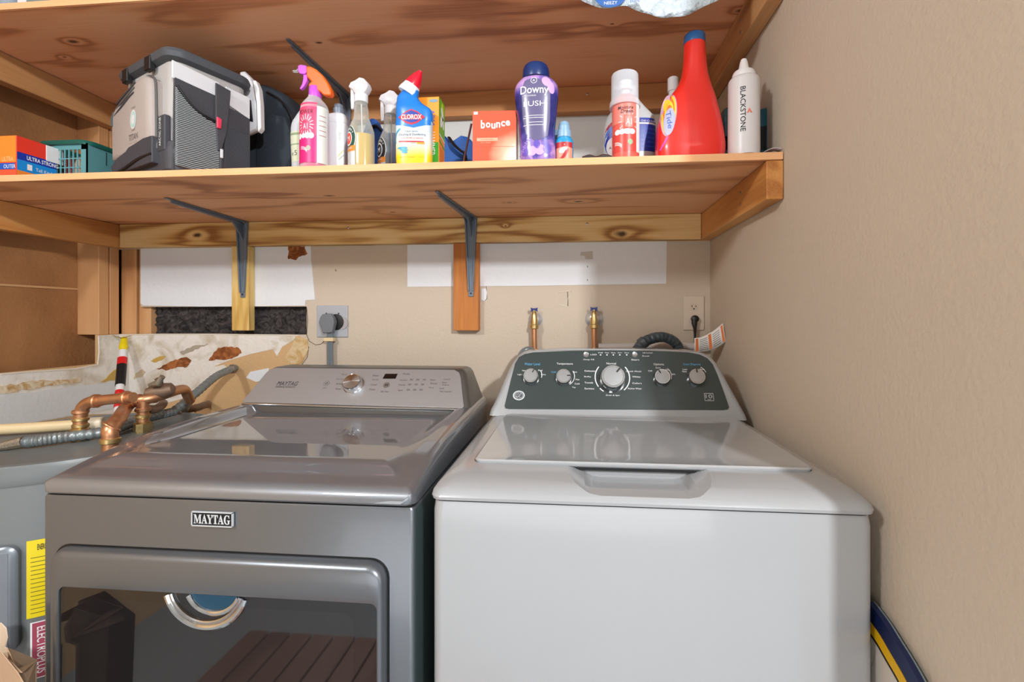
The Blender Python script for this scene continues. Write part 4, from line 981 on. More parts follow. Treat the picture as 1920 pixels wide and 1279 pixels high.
sheet('flap', [kr(-40, 1235, pY+.05), kr(0, 1222, pY+.01), kr(40, 1262, pY+.0), kr(66, 1240, pY+.055), kr(46, 1290, pY), kr(20, 1260, pY+.0)], kraft)

# ------------------------------------------------------------------ things on the lower shelf
ZT = ZS1
def zpx(py, px, Y): return H+(CY-py)/F*dep(px, Y)-ZT
def place(name, label, cat, px, Y, rz=0, group=None, z=0):
    return thing(name, label, cat, (pv(px)*Y, Y, ZT+z), rz, group)
def keys(px, Y, rows, k=1.0):
    """rows: (photo row or 'b', half width px, depth / width, roundness, x offset px) -> loft keys in metres"""
    s_ = dep(px, Y)/F; out = []
    for py, hw, dr, n, xo in rows:
        z = .0 if py == 'b' else zpx(py, px, Y)
        out.append((z, hw*s_, hw*s_*dr, n, xo*s_))
    return out
def prismpx(name, parent, pts, Y, hd, m, bevel=.002, seg=2, rings=None):
    mb = MB(); mb.prism([onY(x, y, Y-hd) for x, y in pts], (0, 2*hd, 0)); return mb.build(name, m, parent, world=True, bevel=bevel, seg=seg)
def softpx(name, parent, pts, Y, hd, m, edge=.25, world=True, zmin=ZS1+.0006):
    """prism with a rounded, pillowed outline: three nested outlines front and back"""
    cx = sum(p[0] for p in pts)/len(pts); cy = sum(p[1] for p in pts)/len(pts); R = []
    for s_, dy in ((.86, -1), (.96, -.82), (1, -.45), (1, .45), (.96, .82), (.86, 1)):
        R.append([onY(cx+(x-cx)*s_, cy+(y-cy)*s_, Y)+Vector((0, dy*hd, 0)) for x, y in pts])
    if zmin is not None:
        for r_ in R:
            for p, q_ in zip(r_, pts): p.z = zmin if q_[1] >= 325 else max(p.z, zmin)
    mb = MB(); mb.rings(R); return mb.build(name, m, parent, world=world)

# orange and red carton, far left
t = place('cardboard_carton', 'orange and red cardboard carton with blue stripe, leftmost on the lower shelf', 'carton', 31, 1.122)
x1 = 0.0; wd, dp_, ht = .20, .098, zpx(253.5, 31, 1.122)
MB().box(-wd, x1, 0, dp_, 0, ht).build('carton', mat('carton_red', (232, 56, 36), .45), t, bevel=.001)
a = Art(plane((0, 0, 0), (1, 0, 0), (0, 0, 1)))
org = mat('carton_orange', (240, 140, 50), .45)
a.rect(-wd+.001, ht*.36, -.001, ht-.001, 0, .0001); a.rect(-wd+.001, ht*.19, -.004, ht*.34, 1, .0002); a.rect(-wd+.001, .0, -.001, ht*.18, 2, .0001)
a.text('OUTER', -.02, ht*.26, .013, 3, .0004, fit=.036, fith=.010); a.text('ULTRA', -.026, ht*.44, .014, 4, .0003, fit=.034, fith=.012)
a.build('front_print', [org, M['blue'], mat('carton_coral', (236, 92, 60), .45), M['inkw'], mat('carton_peach', (250, 200, 150), .5)], t)
a = Art(plane((0, 0, 0), (0, 1, 0), (0, 0, 1)))
a.rect(.001, ht*.44, dp_-.001, ht*.62, 0, .0001); a.rect(.001, ht*.18, dp_-.001, ht*.44, 1, .0001); a.rect(.001, 0, dp_-.001, ht*.18, 2, .0001)
a.text('ULTRA STRONG', .062, ht*.53, .012, 3, .0003, offset=.02, fit=.078, fith=.011); a.text('Tall Kitchen', .072, ht*.30, .01, 3, .0003, fit=.055, fith=.009); a.rect(.024, ht*.24, .036, ht*.38, 3, .0003, 2, 2); a.text('LARGE 13 GAL', .06, ht*.09, .008, 4, .0003, fit=.06, fith=.008)
a.build('side_print', [mat('carton_navy', (22, 50, 160), .45), mat('carton_sky', (20, 140, 220), .45), org, M['inkw'], M['inkw']], t)
MB().box(-.001, .0015, .07, .114, ht*.6, ht*.995).build('torn_flap', M['white'], t, bevel=.0005)
# teal basket with a dark lid
t = place('plastic_basket', 'teal plastic basket with open grid side and dark green rim, beside the orange carton', 'basket', 163, 1.222)
bw, bd_, bh = .150, .20, zpx(268, 163, 1.222)
mb = MB(); tk = .003
nx_, nz_ = 9, 4; cw = (bw-.03)/nx_
xs_ = [-bw+.012+i*cw for i in range(nx_+1)]
mb.box(-bw, -bw+.012, 0, tk, 0, bh); mb.box(-.018, 0, 0, tk, 0, bh); mb.box(-bw, 0, 0, tk, bh*.86, bh); mb.box(-bw, 0, 0, tk, 0, bh*.04)
for i in range(1, nx_+1): mb.box(xs_[i]-.0016, xs_[i]+.0016, .0003, tk-.0003, 0, bh*.87)
for j in range(1, nz_): z = bh*(.04+.82*j/nz_); mb.box(-bw+.01, -.01, .0002, tk-.0002, z-.0015, z+.0015)
mb.box(-tk, 0, 0, bd_, 0, bh); mb.box(-bw, -bw+tk, 0, bd_, 0, bh); mb.box(-bw, 0, bd_-tk, bd_, 0, bh); mb.box(-bw, 0, 0, bd_, 0, tk)
mb.build('basket_body', M['teal'], t)
MB().rings([rrect(-bw-.008, .006, -.007, bd_+.006, .03, bh-.004), rrect(-bw-.010, .008, -.009, bd_+.008, .03, bh+.002), rrect(-bw-.008, .006, -.007, bd_+.006, .03, bh+.008), rrect(-bw+.006, -.006, .006, bd_-.006, .02, bh+.009), rrect(-bw+.006, -.006, .006, bd_-.006, .02, bh-.004)], cap0=False, cap1=False).build('rim', M['tealdk'], t)
MB().box(-.0005, .0008, .055, .057, bh*.62, bh*.93).build('slit', M['black'], t)
for i, c in enumerate(((170, 60, 60), (220, 200, 180))):
    o = MB().lathe([(.016, 0), (.018, .01), (.017, bh*.6), (.012, bh*.8), (0, bh*.82)], (pv(125+i*22)*1.27, 1.28, ZT+.004), 16).build('small_jar', mat('jar_%s' % ('red', 'cream')[i], c, .4)); tag(o, ('small reddish jar inside the teal basket', 'small cream jar inside the teal basket')[i], 'jar')

# cooler bag
t = place('cooler_bag', 'grey and black insulated cooler bag with mesh pocket and hard lid, on the lower shelf', 'cooler', 322, 1.128, -math.radians(24))
cwd, cdp, cht = .300, .205, .309
cg = mat('cooler_grey', (184, 180, 178), .6, bump=.2, bscale=200); ctp = mat('cooler_taupe', (176, 164, 158), .6, bump=.25, bscale=250); cdk = mat('cooler_dark', (66, 66, 72), .6, bump=.2, bscale=200); csilver = mat('cooler_silver', (222, 222, 226), .4)
mb = MB(); frings(mb, [(.012, .012, .012, .03, 0), (.003, .003, .003, .03, .01), (0, 0, 0, .03, .05), (.004, .002, .002, .03, .20), (.010, .006, .004, .03, cht)], -cwd, 0, 0, cdp)
body = mb.build('body', cg, t)
mb = MB(); frings(mb, [(-.001, -.001, -.001, .028, .004), (-.007, -.008, -.002, .03, .012), (-.009, -.010, -.002, .03, .06), (-.005, -.006, -.001, .028, .085), (.002, .0, .001, .028, .09)], -cwd, 0, 0, cdp); mb.build('base_panel', cdk, t)
mb = MB(); R = []
for i_, (s_, z) in enumerate(((.006, cht-.004), (-.006, cht+.002), (-.009, cht+.014), (-.006, cht+.024), (.004, cht+.030), (.03, cht+.034), (.07, cht+.036))): R.append(rrect(-cwd+s_, -s_+.002, s_-.004, cdp-s_, .04-min(.01, max(0, s_)), z, 8))
lid = MB().rings(R).build('lid', mat('lid_charcoal', (74, 78, 84), .55), t)
for x in (-.235, -.10): MB().box(x-.016, x+.016, -.016, -.002, cht-.02, cht+.018).build('hinge', M['black'], t, bevel=.003)
# front pocket
def fp(x, z, l=0): return Vector((x, -.026-l, z))
mb = MB(); po = [(-.285, .07), (-.289, .16), (-.280, .205), (-.262, .218), (-.20, .226), (-.17, .25), (-.13, .268), (-.085, .268), (-.062, .255), (-.055, .23), (-.052, .15), (-.05, .07)]
R = []
pcx, pcz = -.17, .16
for s_, y in ((1.0, .004), (1.0, -.016), (.985, -.022), (.95, -.026), (.85, -.030)): R.append([Vector((pcx+(x-pcx)*s_, y, pcz+(z-pcz)*s_)) for x, z in po])
pk = mb.rings(R, cap0=False).build('front_pocket', ctp, t)
for off, nm, mm in ((.002, 'zipper', M['inkg']),):
    pts = [Vector((pcx+(x-pcx)*1.012, -.013, pcz+(z-pcz)*1.012)) for x, z in po[1:]]; MB().tube(smooth(pts, 4), .0035, 8).build(nm, mm, pk)
for k_ in range(3):
    z = .205+k_*.012; MB().tube(smooth([(-.262+k_*.008, -.028, z-.012+k_*.004), (-.21, -.031, z+.002), (-.165+k_*.008, -.031, z+.018), (-.135+k_*.004, -.030, z+.026)], 5), .0024, 8).build('slot_piping', cdk if k_ % 2 == 0 else M['inkg'], pk)
MB().tube([(-.262, -.026, .205), (-.270, -.028, .185), (-.268, -.028, .165)], .006, 8, flat=.5).build('zip_pull', cdk, pk)
mb = MB(); mb.prism([(-.288, -.024, .03), (-.05, -.024, .03), (-.045, -.026, .10), (-.075, -.031, .095), (-.17, -.031, .088), (-.185, -.031, .080), (-.24, -.031, .07), (-.288, -.028, .055)], (0, .02, 0)); mb.build('pocket_base', cdk, t, bevel=.003)
MB().tube(smooth([(-.285, -.026, .03), (-.2, -.0285, .036), (-.12, -.0285, .048), (-.05, -.026, .052)], 5), .003, 8).build('piping', M['black'], t)
MB().box(-.052, -.012, -.012, .004, .06, .155).build('logo_panel', cdk, t, bevel=.004)
a = Art(plane((-.032, -.0125, .11), (1, 0, 0), (0, 0, 1))); a.text('ARCTIC ZONE', 0, 0, .012, 0, .0004, rot=PI/2, fit=.075, fith=.010); a.build('logo_lettering', [M['inkw']], t)
a = Art(plane((pcx, -.0302, pcz), (1, 0, 0), (0, 0, 1)))
def ap(x, z): return x-pcx, z-pcz
u, v = ap(-.138, .158); a.ell(u, v, .018, .026, 0, .0002); a.ell(u, v, .0155, .022, 1, .0004); a.ell(u, v, .010, .013, 2, .0006)
a.text('COOLER', u, v+.032, .006, 3, .0003, fit=.022, fith=.004); a.text('GUARD', u, v-.029, .006, 3, .0003, fit=.02, fith=.004)
a.text('TITAN', u, v-.047, .02, 3, .0003, fit=.052, fith=.017); a.text('DEEP FREEZE', u, v-.062, .005, 4, .0003, fit=.045, fith=.004)
a.build('pocket_print', [M['white'], mat('badge_mint', (176, 214, 210), .4), M['white'], mat('taupe_ink', (120, 108, 104), .6), mat('faint_ink', (160, 148, 142), .6)], t)
# right face: mesh pocket, strap, clip, panels, side handle
def side(name, pts, x0, th, m, bevel=.002): mb = MB(); mb.prism([(x0, y, z) for y, z in pts], (th, 0, 0)); return mb.build(name, m, t, bevel=bevel)
side('side_panel', [(.0, .25), (.115, .245), (.115, .287), (.0, .297)], -.003, .006, csilver)
side('side_panel', [(.132, .225), (.2, .215), (.2, .279), (.132, .285)], -.003, .006, csilver)
side('side_lower_panel', [(.0, .008), (.2, .008), (.2, .216), (.11, .247), (.05, .252), (.004, .256)], -.002, .005, cdk)
mesh_m = weave('black_mesh', (40, 44, 48), (184, 190, 192), 85)
side('mesh_pocket', [(.004, .02), (.11, .015), (.114, .12), (.108, .165), (.08, .168), (.04, .19), (.015, .215), (.004, .23)], .004, .010, mesh_m, .004)
side('mesh_pocket', [(.125, .012), (.198, .012), (.198, .165), (.125, .17)], .003, .006, weave('dark_mesh', (40, 42, 48), (86, 90, 98), 120), .003)
MB().tube(smooth([(.014, .006, .23), (.014, .03, .20), (.014, .06, .178), (.014, .108, .168)], 5), .003, 8).build('pocket_binding', M['black'], t)
side('strap', [(.103, .09), (.113, .09), (.128, .15), (.138, .27), (.098, .277), (.098, .18)], .012, .006, cdk, .002)
side('strap', [(.108, .03), (.115, .03), (.117, .10), (.110, .10)], .014, .005, cdk, .002)
side('clip', [(.098, .150), (.110, .150), (.112, .178), (.098, .182)], .018, .006, mat('clip_pink', (226, 60, 90), .4), .003)
side('buckle', [(.108, .07), (.116, .07), (.116, .095), (.108, .095)], .018, .004, csilver, .002)
# hard side handle beyond the right face
hpart = softpx('side_handle', t, [(455, 137), (462, 136), (474, 148), (480, 162), (485, 190), (487, 238), (484, 246), (470, 252), (456, 258), (452, 250), (452, 180)], 1.36, .014, csilver)
softpx('handle_grip', hpart, [(464, 186), (470, 188), (474, 228), (466, 226)], 1.344, .004, M['black'])
prismpx('handle_edge', hpart, [(473, 150), (479, 150), (485, 165), (488, 195), (489, 240), (483, 248), (482, 238), (480, 190)], 1.342, .010, M['white'], .003)
# dark rucksack behind
bpk = mat('dark_navy_fabric', (40, 50, 60), .8, bump=.35, bscale=220)
t = place('backpack', 'dark navy fabric backpack with curved top, behind the cooler and spray bottles', 'backpack', 520, 1.52)
softpx('body', t, [(478, 330), (474, 290), (482, 250), (484, 200), (487, 176), (500, 171), (520, 173), (540, 182), (556, 192), (566, 215), (572, 260), (574, 330)], 1.52, .07, bpk)
softpx('front_pocket', t, [(484, 325), (486, 270), (492, 225), (515, 215), (540, 222), (552, 255), (556, 325)], 1.445, .02, bpk)
P = smooth([onY(500, 173, 1.45), onY(522, 185, 1.443), onY(540, 205, 1.44), onY(552, 235, 1.44), onY(560, 280, 1.442)], 6); MB().tube(P, .003, 8).build('piping', M['black'], t, world=True)

# ---- trigger spray bottle, pink label
def ztop(py, px, Y): return zpx(py, px, Y)
clearp = clear('clear_plastic', (236, 238, 240), .86)
px, Y = 590, 1.155
t = place('spray_bottle', 'clear spray bottle with pink label and purple and orange trigger', 'spray bottle', px, Y)
L_ = Loft(cr(keys(px, Y, [('b', 24, .9, 2, 0), (314, 26, .9, 2, 0), (300, 26, .9, 2, 0), (230, 26, .9, 2, 0), (206, 25, .9, 2, 0), (196, 21, .9, 2, 0), (188, 14, 1, 2, 0), (183, 11, 1, 2, 0), (181, 11, 1, 2, 0)])))
L_.mesh(MB()).build('bottle', clear('clear_body', (236, 232, 236), .8), t)
mb = MB(); L_.mesh(mb, grow=-.0015, z0=.002, z1=zpx(222, px, Y)); mb.build('liquid', mat('pink_liquid', (224, 60, 130), .2), t)
f = L_.around(.0006); s_ = dep(px, Y)/F; zz = lambda py: zpx(py, px, Y)
a = Art(f); hwm = 26*s_
a.rect(-hwm*1.45, zz(312), hwm*.62, zz(201), 0, 0, 24, 8); a.rect(hwm*.62, zz(312), hwm*1.5, zz(207), 3, 0, 10, 8)
a.rect(-hwm*1.45, zz(312), hwm*.62, zz(262), 2, .0002, 24, 4)
a.text('POWER', -hwm*.2, zz(219), .012, 4, .0006, .25, fit=hwm*1.1, fith=.011)
for i in range(16):
    an = 2*PI*i/16; cx_, cz_ = -hwm*.15, zz(243)
    a.line(cx_+.011*math.cos(an), cz_+.013*math.sin(an), cx_+.021*math.cos(an), cz_+.027*math.sin(an), .0017, 1, .0004, 3)
for q_ in ((-.010, -.012, .010, .012),):
    u0, v0 = -hwm*.15, zz(246)
    a.rect(u0-.0105, v0-.0125, u0+.0105, v0+.0125, 5, .0005, 3, 3); a.rect(u0-.009, v0-.011, u0+.009, v0+.011, 0, .0007, 3, 3); a.text('A1', u0, v0, .014, 1, .001, fit=.012, fith=.014)
for dx_, r_ in ((-.024, .007), (-.008, .006), (.006, .007), (.018, .007)): a.ell(-hwm*.15+dx_*.8, zz(263), r_, r_*1.1, 1, .0004, n=14, rings=2)
a.ell(hwm*.05, zz(286), .006, .0065, 6, .0005, n=16, rings=2)
for i in range(5): a.line(hwm*.75, zz(225+i*9), hwm*1.3, zz(225+i*9), .0012, 5, .0004, 4)
for i in range(3): a.ell(-hwm*.55, zz(292)-i*.003, .020, .014, 1, .0004, r0=.92, rings=1, a0=.3, a1=1.6, n=14)
a.build('label', [mat('label_pink', (238, 72, 116), .4), M['inkw'], mat('label_magenta', (218, 30, 120), .4), mat('label_offwhite', (224, 226, 222), .5), M['ink'], mat('label_rose', (180, 40, 84), .4), mat('label_dot', (170, 176, 160), .5)], t)
prp = mat('trigger_purple', (196, 84, 208), .35); org2 = mat('trigger_orange', (252, 104, 26), .35)
zc0, zc1 = zz(183), zz(164)
MB().lathe([(.0158, zc0-.002), (.0160, zc0+.003), (.0150, zc1-.002), (.0135, zc1)], (.0015, 0, 0), 14).build('collar', prp, t)
prismpx('trigger_shroud', t, [(573, 123), (582, 124), (592, 129), (604, 140), (613, 153), (619, 166), (621, 173), (618, 179), (606, 178), (600, 172), (590, 167), (580, 165), (577, 158), (583, 152), (574, 143)], Y, .010, org2, .004, 3)
prismpx('nozzle', t, [(558, 123), (563, 120.5), (574, 122.5), (575, 134), (571, 139), (562, 138), (558, 133)], Y, .0085, prp, .002)
prismpx('trigger', t, [(568, 136), (577, 141), (575, 152), (569, 163), (563, 168), (561.5, 165), (566, 157), (568, 147)], Y, .005, prp, .0018)
MB().tube([onY(549, 134, Y-.004), onY(557, 134, Y), onY(560, 132, Y)], [.0028, .004, .005], 8).build('nozzle_tip', clearp, t, world=True)
# white bottle with green label behind the pink one
px, Y = 578, 1.235
t = place('detergent_bottle', 'greyish white bottle with pale green label, behind the pink labelled spray bottle', 'bottle', px, Y)
L_ = Loft(cr(keys(px, Y, [('b', 28, .6, 3, 0), (300, 29, .6, 3, 0), (243, 30, .6, 3, 0), (222, 25, .6, 3, 3), (205, 17, .6, 2.5, 6), (198, 10, 1, 2, 8), (192, 9, 1, 2, 8)])))
L_.mesh(MB()).build('bottle', mat('bottle_pale_grey', (198, 204, 212), .35, coat=.3), t)
zz = lambda py: zpx(py, px, Y); s_ = dep(px, Y)/F
a = Art(L_.front()); a.rect(-28*s_, zz(308), 27*s_, zz(252), 0, 0, 16, 6); a.rect(-28*s_, zz(259), 27*s_, zz(255), 1, .0003, 16, 1); a.rect(-28*s_, zz(277), 27*s_, zz(275), 1, .0003, 16, 1)
a.text('5', -14*s_, zz(292), .02, 2, .0005); a.text('fl', -21*s_, zz(294), .012, 2, .0005); a.build('label', [mat('label_sage', (206, 214, 190), .5), mat('sage_line', (140, 160, 130), .5), M['inkg']], t)
# white square shouldered bottle with grey cap
px, Y = 635, 1.205
t = place('square_bottle', 'white square shouldered bottle with grey cap, left of the amber spray bottle', 'bottle', px, Y, .12)
L_ = Loft(keys(px, Y, [('b', 17, 1, 5, 0), (300, 18, 1, 5, 0), (238, 18, 1, 5, 0), (236.5, 17.4, 1, 5, 0), (235.5, 18, 1, 5, 0), (226, 17.5, 1, 5, 0), (219, 15, 1, 4.5, 0), (215, 10, 1, 2.5, 0), (213, 8, 1, 2, 0)]))
L_.mesh(MB(), seg=64).build('bottle', mat('bottle_white', (222, 222, 228), .3, coat=.3), t)
zz = lambda py: zpx(py, px, Y); s_ = dep(px, Y)/F
MB().lathe([(9.6*s_, zz(214.5)), (9.8*s_, zz(205)), (8*s_, zz(204)), (8*s_, zz(198)), (6.5*s_, zz(196.5)), (0, zz(196.3))], (0, 0, 0), 28).build('cap', mat('cap_blue_grey', (120, 130, 146), .35), t)
a = Art(L_.front()); a.line(5*s_, zz(300), 15*s_, zz(288), .0022, 0, 0); a.line(7*s_, zz(306), 16*s_, zz(296), .0022, 1, 0); a.text('soap', 9*s_, zz(262), .012, 1, 0, rot=PI/2); a.build('label', [mat('leaf_yellow', (200, 200, 110), .5), mat('leaf_grey', (168, 176, 160), .5)], t)
# two clear trigger bottles with frosted heads
def frosted(px, Y, dy, sc, label, liq, label_dark):
    t = place('spray_bottle', label, 'spray bottle', px, Y, group='clear spray bottles with frosted heads')
    s_ = dep(px, Y)/F*sc
    def z(h): return h*s_                       # heights in photo pixels above the shelf
    K = [(z(0), 23), (z(6), 24), (z(60), 24), (z(74), 22), (z(85), 18), (z(96), 14), (z(104), 13.5), (z(118), 11.5), (z(124), 11), (z(127), 10)]
    L_ = Loft(cr([(h, r_*s_, r_*s_*.8, 2.2, 0) for h, r_ in K]))
    L_.mesh(MB()).build('bottle', clear('bottle_clear_grey', (214, 216, 210), .84), t)
    if liq: mb = MB(); L_.mesh(mb, grow=-.0018, z0=.002, z1=z(62)); mb.build('liquid', mat('amber_liquid', (232, 196, 92), .15), t)
    else: mb = MB(); L_.mesh(mb, grow=-.0018, z0=.002, z1=z(26)); mb.build('liquid', mat('smoky_liquid', (150, 140, 128), .15), t)
    MB().tube([(0, 0, .01), (.002, 0, z(70)), (.0, 0, z(126))], .0018, 8).build('dip_tube', M['white'], t)
    a = Art(L_.around(.0007)); hw = 24*s_
    a.rect(-hw*1.5, z(2), -hw*.12, z(34), 2, 0, 12, 4); a.rect(-hw*1.5, z(28), -hw*.12, z(38), 3, .0003, 12, 2)
    u, v = -hw*.75, z(52); rx, ry = 15*s_, 24*s_
    a.ell(u, v, rx*1.12, ry*1.06, 1, .0, n=28); a.ell(u, v, rx*1.04, ry, 0, .0003, n=28); a.ell(u, v, rx*.6, ry*.55, 1, .0006, n=24); a.ell(u, v, rx*.5, ry*.46, 4, .0009, n=24); a.text('M', u, v, .016, 1, .0012, fit=rx*.5, fith=ry*.4)
    for i, ch in enumerate('MURPHY'):
        an = 2.5-i*.38; a.text(ch, u+rx*.80*math.cos(an), v+ry*.77*math.sin(an), .009, 1, .0008, rot=an-PI/2)
    a.text('OIL SOAP', u, v-ry*.76, .006, 1, .0008)
    a.build('label', [mat('label_green_dark', (30, 78, 66), .4) if liq else M['ink'], M['inkw'], mat('label_pale', (206, 208, 214), .5), mat('label_orange', (234, 140, 50), .4), mat('label_redorange', (222, 70, 44), .4) if liq else M['ink']], t)
    fr = clear('frosted_plastic', (232, 230, 234), .42, .35)
    MB().lathe([(11.5*s_, z(124)), (12*s_, z(126)), (12*s_, z(138)), (10.5*s_, z(140)), (0, z(140))], (0, 0, 0), 24).build('collar', mat('collar_white', (232, 232, 236), .4), t)
    hd = [(-22, 152), (-18, 160), (-8, 164), (0, 169), (8, 167), (16, 158), (18, 152), (14, 144), (10, 139), (-10, 139), (-13, 146)]
    R = []
    for q, y in ((.7, -.013), (.93, -.011), (1, -.006), (1, .006), (.93, .011), (.7, .013)):
        R.append([Vector((-1*s_+(x+1)*s_*q, y*sc, z(152)+z(h-152)*q)) for x, h in hd])
    MB().rings(R).build('spray_head', fr, t)
    mb = MB(); mb.prism([(-20*s_, -.004, z(153)), (-14*s_, -.004, z(150)), (-12*s_, -.004, z(130)), (-14*s_, -.004, z(113)), (-19*s_, -.004, z(112)), (-20*s_, -.004, z(130))], (0, .008, 0)); mb.build('trigger', fr, t, bevel=.0015)
    return t
frosted(677.5, 1.14, 0, 1.0, 'clear spray bottle of amber liquid with frosted head, left of the blue bleach bottle', True, 0)
frosted(733, 1.235, 0, .98, 'clear spray bottle with dark round label, partly hidden behind the blue bleach bottle', False, 1)
# blue toilet cleaner
px, Y = 777, 1.14
t = place('bleach_bottle', 'blue and yellow bent-neck bleach bottle with red cap', 'bottle', px, Y, .08)
zz = lambda py: zpx(py, px, Y); s_ = dep(px, Y)/F
L_ = Loft(cr(keys(px, Y, [('b', 32, .48, 3.2, 0), (303, 33, .48, 3.2, 0), (290, 33.5, .48, 3.2, 0), (240, 34, .48, 3.2, 0), (222, 34.5, .48, 3, 1), (208, 33, .5, 3, -.5), (200, 27.5, .55, 2.8, -6), (192, 22.5, .6, 2.6, -10), (184, 19.5, .65, 2.4, -12), (176, 17, .7, 2.2, -9), (172, 15.5, .75, 2, -7)], )), 3)
m_, nt, b = nodes('bleach_bottle_body'); N = nt.nodes.new; L = nt.links.new
tc = N('ShaderNodeTexCoord'); sp = N('ShaderNodeSeparateXYZ'); L(tc.outputs['Object'], sp.inputs[0])
mr = N('ShaderNodeMapRange'); mr.inputs[1].default_value = 0; mr.inputs[2].default_value = zz(230); L(sp.outputs[2], mr.inputs[0])
r_ = N('ShaderNodeValToRGB'); e = r_.color_ramp.elements; e[0].position = .2; e[0].color = (*lin((250, 208, 30)), 1); e[1].position = 1; e[1].color = (*lin((176, 206, 232)), 1)
q = e.new(.5); q.color = (*lin((228, 228, 214)), 1); L(mr.outputs[0], r_.inputs[0]); L(r_.outputs[0], b.inputs['Base Color']); b.inputs['Roughness'].default_value = .3
L_.mesh(MB(), seg=64, z1=zz(232)).build('lower_body', m_, t)
L_.mesh(MB(), seg=64, z0=zz(232.0), cap0=False).build('upper_body', mat('bleach_blue', (24, 122, 214), .25, coat=.4), t)
a = Art(L_.front()); X = lambda p: (p-px)*s_
a.poly([(X(744.5), zz(239)), (X(744.5), zz(231)), (X(810), zz(231)), (X(810), zz(239)), (X(797), zz(242)), (X(780), zz(246)), (X(765), zz(243))], 0, .0003, 4)
c0 = zz(226.5)
a.poly([(X(751), c0), (X(765), c0+10*s_), (X(776), c0+14.5*s_), (X(787), c0+10*s_), (X(801), c0), (X(787), c0-11*s_), (X(776), c0-14.5*s_), (X(765), c0-11*s_)], 1, .0008, 3)
a.poly([(X(754), c0), (X(766), c0+8*s_), (X(776), c0+12*s_), (X(786), c0+8*s_), (X(798), c0), (X(786), c0-8*s_), (X(776), c0-11*s_), (X(766), c0-8*s_)], 2, .0012, 3)
a.poly([(X(753), c0), (X(758), c0+4*s_), (X(794), c0+4*s_), (X(799), c0), (X(794), c0-5*s_), (X(758), c0-5*s_)], 1, .0014, 3)
a.text('CLOROX', X(776), c0-.0005, .012, 3, .002, offset=.02, fit=38*s_, fith=9*s_)
a.text('TOILET BOWL', X(776), zz(253), .005, 4, .0006, fit=26*s_, fith=2.4*s_); a.text('Cleaning & Disinfecting', X(777), zz(259), .008, 4, .0006, fit=50*s_, fith=5.2*s_); a.text('Kills 99.9% of Germs', X(777), zz(265), .005, 1, .0006, fit=40*s_, fith=3*s_)
a.line(X(752), zz(271), X(799), zz(272), 2.4*s_, 1, .0006); a.rect(X(786), zz(276), X(800), zz(273), 5, .0008, 3, 2); a.text('CLINGING', X(779), zz(274.5), .003, 4, .0006)
for i in range(12):
    an = 2.2+i*.11; a.ell(X(768)+24*s_*math.cos(an), zz(266)+22*s_*math.sin(an), 1.6*s_, 1.6*s_, 6, .0006, n=10, rings=1)
for i, q in enumerate(((752, 285, 20), (755, 289, 16), (756, 293, 12))): a.ell(X(q[0]+7), zz(q[1]-2), q[2]*.5*s_, 2.2*s_, 6, .0006, n=16, rings=2)
a.text('24 FL OZ', X(795), zz(300), .004, 7, .0006); a.text('KEEP OUT OF REACH', X(768), zz(300), .004, 7, .0006)
a.build('label', [mat('bleach_blue', (24, 122, 214), .25), mat('label_red', (206, 40, 60), .4), mat('label_royal', (32, 60, 160), .4), M['inkw'], mat('label_slate', (54, 70, 110), .5), mat('label_amber', (224, 160, 30), .5), mat('label_aqua', (60, 160, 196), .4), mat('label_olive', (160, 130, 30), .5)], t)
ax = Vector((.52, 0, .85)).normalized()
c0_ = onY(767, 171, Y)
for nm, pr, mm in (('neck', [(19*s_, -.008), (18.5*s_, .0), (15.5*s_, .012), (15*s_, .016), (0, .016)], mat('neck_white', (232, 238, 246), .35)), ('cap', [(14.8*s_, .0165), (14.5*s_, .020), (12.5*s_, .030), (8*s_, .046), (4.5*s_, .053), (4.2*s_, .057), (3*s_, .058), (0, .058)], mat('cap_red', (226, 22, 52), .3, coat=.3))):
    MB().axial(pr, c0_, ax, 32).build(nm, mm, t, world=True)
# orange and green box
px, Y = 823, 1.165
t = place('cardboard_carton', 'orange and green cleaner box standing behind the blue bleach bottle', 'carton', px, Y)
s_ = dep(px, Y)/F; zz = lambda py: zpx(py, px, Y); ht = zz(181)
MB().box(-.062, 0, 0, .052, 0, ht).build('carton', mat('box_orange', (244, 152, 36), .45), t, bevel=.0008)
a = Art(plane((0, 0, 0), (1, 0, 0), (0, 0, 1))); a.rect(-.06, 0, -.001, ht*.38, 0, .0001); a.rect(-.058, 0, -.004, ht*.1, 2, .0002); a.ell(-.014, ht*.945, .012, .004, 3, .0002); a.text('ARM', -.018, ht*.72, .02, 1, .0003, rot=-PI/2); a.text('HAMMER', -.018, ht*.36, .018, 2, .0003, rot=-PI/2, fit=.06, fith=.016); a.build('front_print', [mat('box_green', (60, 160, 40), .45), M['blue'], M['inkw'], mat('box_slate', (120, 150, 170), .5)], t)
a = Art(plane((0, 0, 0), (0, 1, 0), (0, 0, 1))); a.rect(.0005, ht*.47, .0515, ht, 0, .0001)
for (u, v, rx, ry, ro) in ((.028, ht*.82, .009, .017, .5), (.02, ht*.70, .009, .017, -.3), (.036, ht*.70, .007, .016, .2)): a.ell(u, v, rx, ry, 2, .0003, rot=ro)
a.ell(.03, ht*.88, .012, .018, 3, .0002); a.line(.001, ht*.50, .051, ht*.46, .004, 2, .0003); a.line(.001, ht*.42, .051, ht*.36, .006, 1, .0003)
for i in range(12): a.line(.006, ht*(.33-i*.026), .045, ht*(.31-i*.026), .0014, 4, .0003, 2)
a.build('side_print', [mat('box_lime', (110, 180, 40), .45), mat('box_green', (60, 160, 40), .45), M['inkw'], mat('box_yellowgreen', (190, 220, 40), .45), mat('box_burnt', (214, 108, 24), .5)], t)
